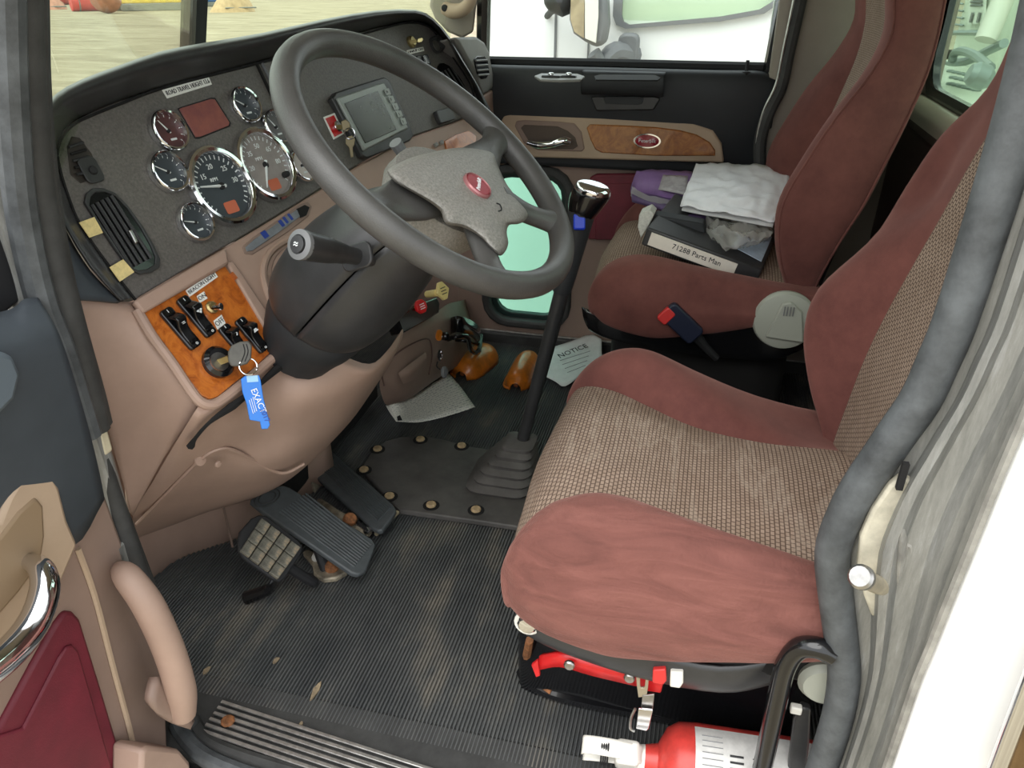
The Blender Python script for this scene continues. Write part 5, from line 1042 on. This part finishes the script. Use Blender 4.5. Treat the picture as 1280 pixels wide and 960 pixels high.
# ================================================================== SEATS
def wrinkle(amp, sc):
    def f(p, u, v):
        k = mnoise.noise(V((p.x*70+p.z*40, p.y*13, p.z*70-p.x*30)))+.6*mnoise.noise(V((p.x*30, p.y*55, p.z*24)))*max(0, min(1, (p.y+.05)*6))
        e = min(1, u*5, (1-u)*5)
        return p+V((-.45, 0, .9))*(e*amp*.5*(mnoise.noise(p*sc)+.9*k))
    return f
def seat(label, dx, dy, dz, zb, wr):
    S_ = thing('truck_seat', label, 'seat', (.275+dx, dy-.05, 0), group='truck seats')
    zt = .44+dz
    D = lambda x, y, z: V((x+dx, y+dy, z))
    #        y     z      near  far   h
    prof = [(-.30, -.02, .075, .375, .015), (-.22, -.02, .075, .375, .022), (-.13, -.019, .082, .37, .040), (-.03, -.015, .098, .385, .052), (.05, -.006, .120, .42, .050), (.10, -.001, .118, .445, .042), (.145, -.006, .098, .468, .030), (.178, -.025, .072, .49, .014), (.197, -.06, .056, .505, .004), (.199, -.09, .052, .508, .002), (.190, -.115, .055, .505, .0), (.170, -.13, .06, .50, 0)]
    XO = [0, 0, 0, 0, 0, .001, .004, .012, .022, .028, .034, .04]; BT = [.085, .07, .04, .015, 0, .002, .010, .018, .03, .04, .045, .05]; FH = [-.03, -.02, .008, .048, .066, .056, .034, .012, .004, .002, 0, 0]
    rows = []
    for y, z, a, b, h in prof:
        m = (a+b)/2; crown = .012 if z > -.03 else .004
        rows.append([D(a, y-.0, zt+z-.004), D(a*.8+b*.2, y+(.004 if z < -.03 else 0), zt+z+crown*.5), D(m, y+(.010 if z < -.03 else 0), zt+z+crown*.6), D(a*.2+b*.8, y+(.004 if z < -.03 else 0), zt+z+crown*.5), D(b, y, zt+z-.004)])
    c = surf('cushion_centre', rows, 'weaveworn' if wr else 'weave', S_, 6, 4, fn=wrinkle(.004, 22) if wr else None, label='tan woven cloth seat cushion')
    for side, lab in ((0, 'near'), (1, 'far')):
        rows = []
        for (y, z, a, b, h), xq, bq, fh in zip(prof, XO, BT, FH):
            xs, xo = (a, xq) if side == 0 else (b, .55-xq)
            if side: h = fh
            elif not wr: h *= .5
            sg = -1 if side == 0 else 1; zz = zt+z; bot = min(zb+bq, zz-.004); w_ = (xo-xs)
            rows.append([D(xs, y, zz-.006), D(xs+w_*.18, y+.002, zz+h*.75), D(xs+w_*.48, y+.003, zz+h), D(xs+w_*.82, y+.002, zz+h*.6-.004), D(xo+sg*.004, y-.004, max(bot+.004, zz-.035)), D(xo+sg*.010, y-.012, max(bot+.002, (zz+bot)/2-.01)), D(xo-sg*.004, y-.016, bot+.004), D(xo-sg*.05, y-.02, bot)])
        surf('cushion_bolster', rows, 'velourworn' if (wr and side == 0) else 'velour', S_, 9, 9, fn=wrinkle(.006, 16) if (wr and side == 0) else None, label='maroon velour side bolster')
    box('cushion_base', D(.275, -.05, zb+.02), (.50, .40, .05), 'dark', S_, .01)
    # back
    zs = [.36, .42, .48, .55, .62, .70, .78, .86, .93, 1.0, 1.1, 1.2]
    yc = [-.245, -.25, -.255, -.262, -.275, -.295, -.315, -.332, -.335, -.325, -.325, -.34]
    fs = [.43, .43, .425, .42, .42, .42, .415, .405, .40, .40, .40, .40]
    rg = [-.25, -.225, -.20, -.183, -.182, -.212, -.25, -.298, -.322, -.312, -.305, -.318]
    rx = [.455, .468, .488, .505, .515, .515, .510, .50, .485, .475, .47, .465]
    ox = [.475, .495, .522, .545, .56, .56, .555, .545, .53, .52, .515, .51]
    og = [r-.008 for r in rg]; tk = [.03, .035, .04, .05, .06, .062, .064, .066, .07, .08, .085, .085]
    if wr:
        yc[8:] = [-.352, -.366, -.382, -.40]; rg[4:] = [-.192, -.247, -.312, -.333, -.35, -.358, -.368, -.386]; og = [r-.012 for r in rg]; og[5:] = [-.262, -.290, -.318, -.352, -.358, -.37, -.39]; ox[8:] = [.51, .48, .47, .46]; rx[8:] = [.47, .45, .44, .43]
    def mir(x): return .55-x
    ce, bf, bn, bk = [], [], [], []
    for z, y, f_, r, x_, o_, g_, t_ in zip(zs, yc, fs, rg, rx, ox, og, tk):
        Z = z+dz; a = mir(f_)
        ce.append([D(a, y, Z), D(a*.75+f_*.25, y-.006, Z), D((a+f_)/2, y-.008, Z), D(a*.25+f_*.75, y-.006, Z), D(f_, y, Z)])
        bf.append([D(f_, y-.003, Z), D(f_+(x_-f_)*.45, r+(y-r)*.35, Z), D(x_-.012 if wr else x_, r, Z), D(x_+(o_-x_)*.72, g_, Z), D(o_, g_-.018, Z), D(o_+.004, (g_-.018+y-t_)/2, Z), D(o_-.006, y-t_, Z), D(o_-.05, y-t_-.012, Z)])
        bn.append([D(mir(p.x-dx), (y-.004+(p.y-dy-y)*.15 if (wr and p.y-dy > y) else p.y-dy), p.z) for p in bf[-1]])
        bk.append([D(.045, y-t_-.01, Z), D(.15, y-t_-.02, Z), D(.40, y-t_-.02, Z), D(.505, y-t_-.01, Z)])
    surf('backrest_centre', ce, 'weave', S_, 5, 4, uvflip=True, label='tan woven cloth backrest')
    surf('backrest_bolster', bf, 'velour', S_, 4, 4, label='maroon velour backrest side')
    surf('backrest_bolster', bn, 'velour', S_, 4, 4, label='maroon velour backrest side')
    surf('backrest_shell', bk, 'black', S_, 3, 3)
    for ps in ([r_[3]+V((0, .001, 0)) for r_ in bn], [r_[6]+V((-.002, 0, 0)) for r_ in bn]): tube('piping', ps, .0024, 'velour', S_, n=6, sm=3)
    return S_, D, zt
DS, D, zt = seat('tan and maroon driver seat with dusty wrinkled front bolster', 0, 0, 0, .285, True)
# driver seat frame and pedestal
surf('seat_frame', [[PX(646, 752, .045), PX(700, 778, .03), (PX(800, 812, .02)), PX(900, 834, .02), PX(1000, 820, .03), PX(1040, 800, .04)], [PX(645, 772, .045), PX(698, 803, .03), PX(800, 838, .02), PX(900, 856, .02), PX(960, 846, .03), PX(1030, 822, .04)], [PX(650, 790, .05), PX(700, 815, .04), PX(800, 848, .035), PX(900, 866, .035), PX(965, 856, .045), PX(1030, 835, .05)], [PX(660, 788, .10), PX(705, 812, .10), PX(800, 840, .10), PX(900, 858, .10), PX(965, 850, .10), PX(1030, 830, .10)]], 'black', DS, 4, 3, solid=.004)
bolt('frame_bolt', PX(660, 778, .036), (-1, 0, .1), .014, .010, 'chrome', DS); lathe('washer', [(.019, 0), (.019, .002), (.010, .003)], PX(660, 778, .040), (-1, 0, .1), 'whiteplastic', DS, n=20)
bx = surf('pedestal', [[V((x, y, z)) for x, y in ((.17, .205), (.16, .10), (.155, -.05), (.16, -.24), (.42, -.25), (.44, 0), (.42, .20), (.25, .21))] for z in (.0, .02, .03, .05, .2, .27)], 'gloss', DS, 3, 1, closed=True, cap=True)
tube('pedestal_flange', [PZ(652, 838, .012), PZ(660, 851, .010), PZ(690, 868, .008), PZ(760, 884, .008), PZ(862, 902, .008), PZ(960, 915, .008)], .010, 'gloss', DS, n=8)
tube('rusty_corner', [PX(662, 800, .10), PZ(658, 828, .03), PZ(664, 848, .014), PZ(690, 866, .012)], [.006, .008, .012, .008], 'rust', DS, n=8)
lv = surf('adjust_lever', [[PX(674, 820, .07), PX(700, 818, .055), PX(740, 828, .05), PX(793, 840, .05)], [PX(672, 838, .07), PX(700, 834, .055), PX(740, 845, .05), PX(795, 858, .05)]], 'red', DS, 4, 2, solid=.008, label='red flat seat slide lever')
prism('lever_end', [PX(a, b, .05) for a, b in [(793, 841), (818, 846), (830, 852), (826, 867), (806, 864), (793, 857)]], (.01, 0, 0), 'red', DS, .002)
prism('lever_foot', [PX(a, b, .068) for a, b in [(664, 832), (672, 826), (675, 845), (670, 847)]], (.006, 0, 0), 'red', DS, .001)
for q in ((712, 830), (787, 846)): bolt('lever_rivet', PX(*q, .044), (-1, 0, 0), .008, .006, 'steel', DS)
prism('air_switch', [PX(a, b, .012) for a, b in [(816, 838), (832, 837), (833, 852), (829, 857), (815, 854)]], (.015, 0, 0), 'redsoft', DS, .002, label='red rocker switch')
prism('air_switch', [PX(a, b, .012) for a, b in [(838, 840), (854, 841), (854, 855), (850, 861), (837, 859)]], (.015, 0, 0), 'whiteplastic', DS, .002, label='white rocker switch')
prism('switch_housing', [PX(a, b, .02) for a, b in [(812, 828), (860, 834), (858, 842), (812, 838)]], (.02, 0, 0), 'ink', DS, .002)
CLP = thing('wire_clip', 'steel spring clip hanging from the red seat lever', 'clip', PX(806, 900, .03))
ringp('clip_loop', [PX(a, b, .036) for a, b in [(795, 843), (811, 844), (810, 860), (808, 871), (798, 872), (796, 858)]], [PX(a, b, .036) for a, b in [(800, 848), (807, 849), (806, 858), (805, 860), (801, 860), (800, 857)]], (.003, 0, 0), M('tan_steel', (176, 164, 142), .4, .6), CLP, .0006)
prism('clip_strap', [PX(a, b, .034) for a, b in [(803, 870), (818, 868), (816, 888), (801, 887)]], (.003, 0, 0), 'steel', CLP, .0006)
prism('clip_plate', [PX(a, b, .028) for a, b in [(798, 886), (816, 888), (811, 911), (808, 914), (795, 911)]], (.003, 0, 0), 'chrome', CLP, .0008)
tube('clip_wire', [PX(794, 886, .026), PX(789, 897, .026), PX(788, 910, .026), PX(793, 914, .026)], .002, 'steel', CLP, n=6)
# fire extinguisher lying by the sill
c0, c1 = PZ(832, 951, .062), PZ(1030, 982, .062); ax = (c1-c0).normalized()
FE = thing('fire_extinguisher', 'red fire extinguisher lying on the floor below the driver seat', 'extinguisher', V((c0.x, c0.y, 0)))
lathe('cylinder', [(.018, -.03), (.022, -.012), (.045, .0), (.055, .016), (.057, .04), (.057, .25), (.05, .28), (.02, .29)], c0, ax, 'extred', FE, n=32)
x, y, z = frame_of(ax, (-.45, 0, .9))
rows = [[c0+z*h+(y*math.cos(a)+x*math.sin(a))*.0578 for a in [math.radians(-50+100*k/8) for k in range(9)]] for h in (.036, .10, .17, .2)]
LB = surf('label', rows, M('label_silver', (206, 204, 200), .5, .1, var=.06, vs=60), FE, 2, 1, label='silver instruction label')
def onc(h, a, r=.0586): a = math.radians(a); return c0+z*h+(y*math.cos(a)+x*math.sin(a))*r
random.seed(5)
for h0 in (.045, .082, .112):
    for k in range(10 if h0 < .06 else 7):
        a = -40+k*8; tube('print_line', [onc(h0, a), onc(h0+(.028 if h0 < .06 else .018), a)], .0007 if h0 < .06 else random.choice((.0006, .0012, .0018)), 'truckgrey' if h0 < .06 else 'ink', LB, n=4, sm=1)
lathe('neck', [(.016, -.05), (.018, -.028), (.020, -.02)], c0, ax, 'whiteplastic', FE, n=16)
vb = c0-ax*.055
box('valve_body', vb, (.034, .034, .05), 'whiteplastic', FE, .006, X=ax, Z=y)
surf('squeeze_handle', [[vb+ax*a+y*h+x*s for s in (-.012, 0, .012)] for a, h in ((.02, .020), (-.01, .030), (-.04, .034), (-.062, .030), (-.066, .018))], 'whiteplastic', FE, 3, 3, solid=.004)
surf('lower_handle', [[vb+ax*a-y*h+x*s for s in (-.011, 0, .011)] for a, h in ((.01, .012), (-.02, .016), (-.05, .022), (-.064, .03))], 'whiteplastic', FE, 3, 3, solid=.004)
keyring(vb-ax*.035-y*.03+x*.01, x, .018, 'pull_ring', FE, 'whiteplastic')
for k in range(4): tube('wire_wrap', [vb-ax*(.028+.003*k)+y*(.034*math.cos(a))+x*(.017*math.sin(a)) for a in [2*math.pi*i/10 for i in range(10)]], .0014, 'ink', FE, n=5, sm=2, closed=True)
# grab bar by the door post
tube('grab_bar', [PX(1040, 818, -.02), PX(1020, 809, -.02), PX(998, 811, -.015), PX(982, 832, -.01), PX(972, 872, -.005), PX(955, 950, 0), PX(940, 1020, 0)], .0125, 'gloss', None, n=16, label='bent glossy black tube bar beside the door post', cat='bar')
BK = thing('belt_anchor', 'black belt anchor bracket behind the black tube bar', 'bracket', PX(1000, 950, .02))
prism('bracket_plate', [PX(a, b, .03) for a, b in [(985, 960), (992, 900), (1002, 884), (1014, 888), (1012, 930), (1004, 1000)]], (.012, 0, 0), 'black', BK, .003)
box('bracket_tip', PX(995, 886, .025), (.01, .014, .012), 'whiteplastic', BK, .002)
lathe('recline_knob', [(.03, 0), (.032, .012), (.026, .02), (.001, .021)], PX(1030, 845, .03), (-1, 0, 0), 'greyknob', DS, n=24)

PSt, D, zt = seat('maroon and tan passenger seat piled with folders and papers', .905, .03, .045, .335, False)
surf('seat_frame', [[PX(727, 384, .935), PX(760, 396, .92), PX(820, 408, .92), PX(900, 408, .92), PX(950, 385, .92), PX(1000, 368, .93)], [PX(730, 400, .93), PX(760, 417, .92), PX(820, 430, .92), PX(900, 441, .92), PX(960, 440, .92), PX(1005, 425, .93)], [PX(738, 414, .94), PX(762, 424, .93), PX(820, 436, .93), PX(900, 447, .93), PX(965, 450, .93), PX(1003, 437, .94)], [PX(745, 410, 1.0), PX(765, 418, 1.0), PX(820, 428, 1.0), PX(900, 438, 1.0), PX(960, 440, 1.0), PX(1000, 430, 1.0)]], 'gloss', PSt, 4, 3, solid=.004)
surf('pedestal', [[V((x, y, z)) for x, y in ((1.0, .17), (.98, 0), (1.0, -.22), (1.35, -.22), (1.38, 0), (1.35, .17))] for z in (0, .02, .3, .34)], 'dark', PSt, 3, 1, closed=True, cap=True)
kc = PX(980, 398, .915)
lathe('recline_knob', [(.064, 0), (.066, .012), (.062, .020), (.050, .023), (.001, .024)], kc, (-1, 0, 0), 'greyknob', PSt, n=36, label='round grey recline knob')
prism('knob_lever', [kc+V((-.024, a, b)) for a, b in ((.035, -.035), (-.045, -.04), (-.03, .03), (-.005, .05), (.012, .045))], (-.008, 0, 0), 'greyknob', PSt, .003)
for k in range(4): box('knob_rib', kc+V((-.034, -.012+k*.006, .03)), (.003, .002, .02), 'truckgrey', PSt)
BU = thing('belt_buckle', 'black seat belt buckle with red button against the passenger seat', 'buckle', PX(850, 410, .90))
bu = (PX(874, 428, .89)-PX(832, 388, .89)).normalized(); bn_ = V((-1, 0, .15)).normalized(); bv = bn_.cross(bu)
plate('buckle_body', PX(852, 402, .895), bu, bv, .095, .046, .010, .02, 'navy', BU, .004)
plate('release_button', PX(833, 393, .889), bu, bv, .026, .036, .006, .016, 'redsoft', BU, .003)
tube('buckle_stalk', [PX(868, 417, .90), PX(880, 432, .905), PX(896, 448, .91)], [.014, .010, .008], 'ink', BU, n=8)
# ================================================================== THINGS ON THE PASSENGER SEAT
def crumple(amp, sc, ax=V((0, 0, 1))):
    def f(p, u, v): return p+ax*(amp*mnoise.noise(p*sc)+amp*.5*mnoise.noise(p*sc*2.7))
    return f
def slab(name, top, th, mat, parent, bev=.002, **k): return prism(name, [p for p in top], (0, 0, -th), mat, parent, bev, **k)
# ring binder with its titled spine towards the driver
BI = thing('ring_binder', 'black ring binder with white titled spine on the passenger seat', 'binder', PX(880, 325, 1.0)-V((0, 0, .03)))
TL, TR, BR, BL = PX(809, 284, 1.0), PX(953, 337, 1.0), PX(951, 350, 1.0), PX(801, 306, 1.0)
up_b = (TL-BL); bd_ = V((.25, -.045, .02))
vs = [TL, TR, TR-up_b, TL-up_b]
back = [p+bd_ for p in vs]
mk('binder_cover', vs+back, [(0, 1, 2, 3), (7, 6, 5, 4), (0, 4, 5, 1), (1, 5, 6, 2), (2, 6, 7, 3), (3, 7, 4, 0)], 'black', BI, bev=.004)
u = (TR-TL).normalized(); v = up_b.normalized(); n_ = u.cross(v); n_ = n_ if n_.x < 0 else -n_
def bp(a, b, h=.0): return TL+(TR-TL)*a-up_b*b+n_*h
prism('spine_label', [bp(.05, .16, .003), bp(.80, .16, .003), bp(.80, .86, .003), bp(.05, .86, .003)], -n_*.004, M('label_cream', (226, 218, 206), .6, var=.04, vs=20), BI, .0006)
text('spine_title', '71288 Parts Man', bp(.46, .46, .0036), u, v, .017, 'ink', BI)
prism('cover_document', [p+V((0, 0, .003)) for p in (TL+(TR-TL)*.70+bd_*.22, TL+(TR-TL)*.97+bd_*.12, TL+(TR-TL)*.97+bd_*.75, TL+(TR-TL)*.70+bd_*.8)], (0, 0, .001), M('pale_blue_print', (186, 202, 220), .5, var=.06, vs=40), BI)
# second, plain folder behind the binder with its white page block
FO = thing('document_folder', 'black document folder with a thick white page block', 'folder', PX(830, 285, 1.1))
a_ = [PX(818, 269, 1.08), PX(880, 280, 1.08), PX(884, 306, 1.08), PX(806, 292, 1.08)]
bk_ = V((.035, -.003, .004))
mk('folder_cover', a_+[p+bk_ for p in a_], [(0, 1, 2, 3), (7, 6, 5, 4), (0, 4, 5, 1), (1, 5, 6, 2), (2, 6, 7, 3), (3, 7, 4, 0)], 'softblack', FO, bev=.004)
b_ = [PX(799, 268, 1.06), PX(812, 262, 1.06), PX(818, 268, 1.06), PX(812, 280, 1.06), PX(801, 298, 1.06), PX(797, 284, 1.06)]
prism('page_block', b_, (.04, -.003, .004), M('page_edges', (206, 204, 196), .8, var=.1, vs=160), FO, .002)
# purple folders
PF = thing('purple_folder', 'purple document wallet, the upper one on the passenger seat', 'folder', PZ(830, 245, .53), group='purple wallets')
def q4(a, b, c, d): return [PZ(*a), PZ(*b), PZ(*c), PZ(*d)]
surf('wallet', [[PZ(796, 216, .600), PZ(828, 217, .602), PZ(864, 219, .602)], [PZ(793, 230, .575), PZ(830, 236, .580), PZ(870, 243, .580)], [PZ(792, 239, .558), PZ(832, 247, .560), PZ(874, 257, .560)]], 'purple', PF, 5, 5, solid=.010, fn=crumple(.003, 30))
surf('clear_sleeve', [[PZ(829, 219, .606), PZ(860, 221, .607)], [PZ(823, 238, .582), PZ(858, 244, .584)]], M('sleeve_grey', (176, 170, 172), .25, var=.1, vs=60), PF, 6, 6, solid=.003, fn=crumple(.004, 50))
PF = thing('purple_folder', 'darker purple wallet lying under the upper one', 'folder', PZ(830, 262, .52), group='purple wallets')
surf('wallet', [[PZ(791, 232, .565), PZ(830, 236, .568), PZ(880, 250, .568)], [PZ(789, 244, .548), PZ(830, 254, .550), PZ(885, 268, .552)], [PZ(790, 252, .545), PZ(832, 266, .545), PZ(878, 284, .548)]], M('deep_purple', (92, 72, 112), .5, var=.1, vs=30), PF, 5, 5, solid=.012, fn=crumple(.003, 30))
surf('plastic_edge', [[PZ(790, 234, .572), PZ(812, 244, .572), PZ(850, 253, .572)], [PZ(788, 246, .550), PZ(812, 256, .548), PZ(852, 264, .548)]], 'wrap', PF, 5, 4, fn=crumple(.006, 40))
# white crumpled envelope
EN = thing('white_envelope', 'crumpled white plastic envelope on top of the folders', 'envelope', PZ(915, 250, .56))
surf('envelope', [[PZ(870, 204, .632), PZ(910, 205, .632), PZ(950, 206, .632), PZ(987, 207, .628)], [PZ(862, 225, .615), PZ(905, 228, .620), PZ(950, 232, .620), PZ(985, 236, .612)], [PZ(855, 242, .598), PZ(900, 248, .602), PZ(940, 254, .602), PZ(975, 258, .594)], [PZ(850, 257, .582), PZ(890, 263, .584), PZ(930, 270, .584), PZ(968, 276, .578)]], M('white_poly', (246, 246, 250), .45, var=.03, vs=20), EN, 9, 9, solid=.004, fn=crumple(.007, 30))
surf('under_sheet', [[PZ(868, 212, .618), PZ(984, 222, .612)], [PZ(852, 262, .572), PZ(966, 283, .568)]], M('under_white', (206, 206, 204), .6), EN, 8, 6, solid=.003, fn=crumple(.002, 20))
# clear plastic bag
PB_ = thing('plastic_bag', 'crinkled clear plastic bag under the white envelope', 'bag', PZ(920, 300, .52))
surf('bag_film', [[PZ(880, 262, .560), PZ(910, 268, .562), PZ(940, 274, .560), PZ(966, 278, .556)], [PZ(874, 276, .548), PZ(905, 286, .556), PZ(940, 294, .552), PZ(966, 294, .545)], [PZ(876, 290, .528), PZ(902, 304, .535), PZ(935, 306, .535), PZ(962, 300, .535)], [PZ(890, 300, .515), PZ(908, 311, .520), PZ(930, 308, .525), PZ(955, 300, .53)]], 'wrap', PB_, 10, 10, fn=crumple(.014, 38))
surf('bag_contents', [[PZ(884, 266, .548), PZ(925, 272, .548), PZ(964, 280, .545)], [PZ(884, 284, .53), PZ(925, 292, .53), PZ(962, 294, .53)]], M('bag_grey', (150, 142, 130), .5, var=.25, vs=40), PB_, 8, 6, solid=.006, fn=crumple(.008, 34))
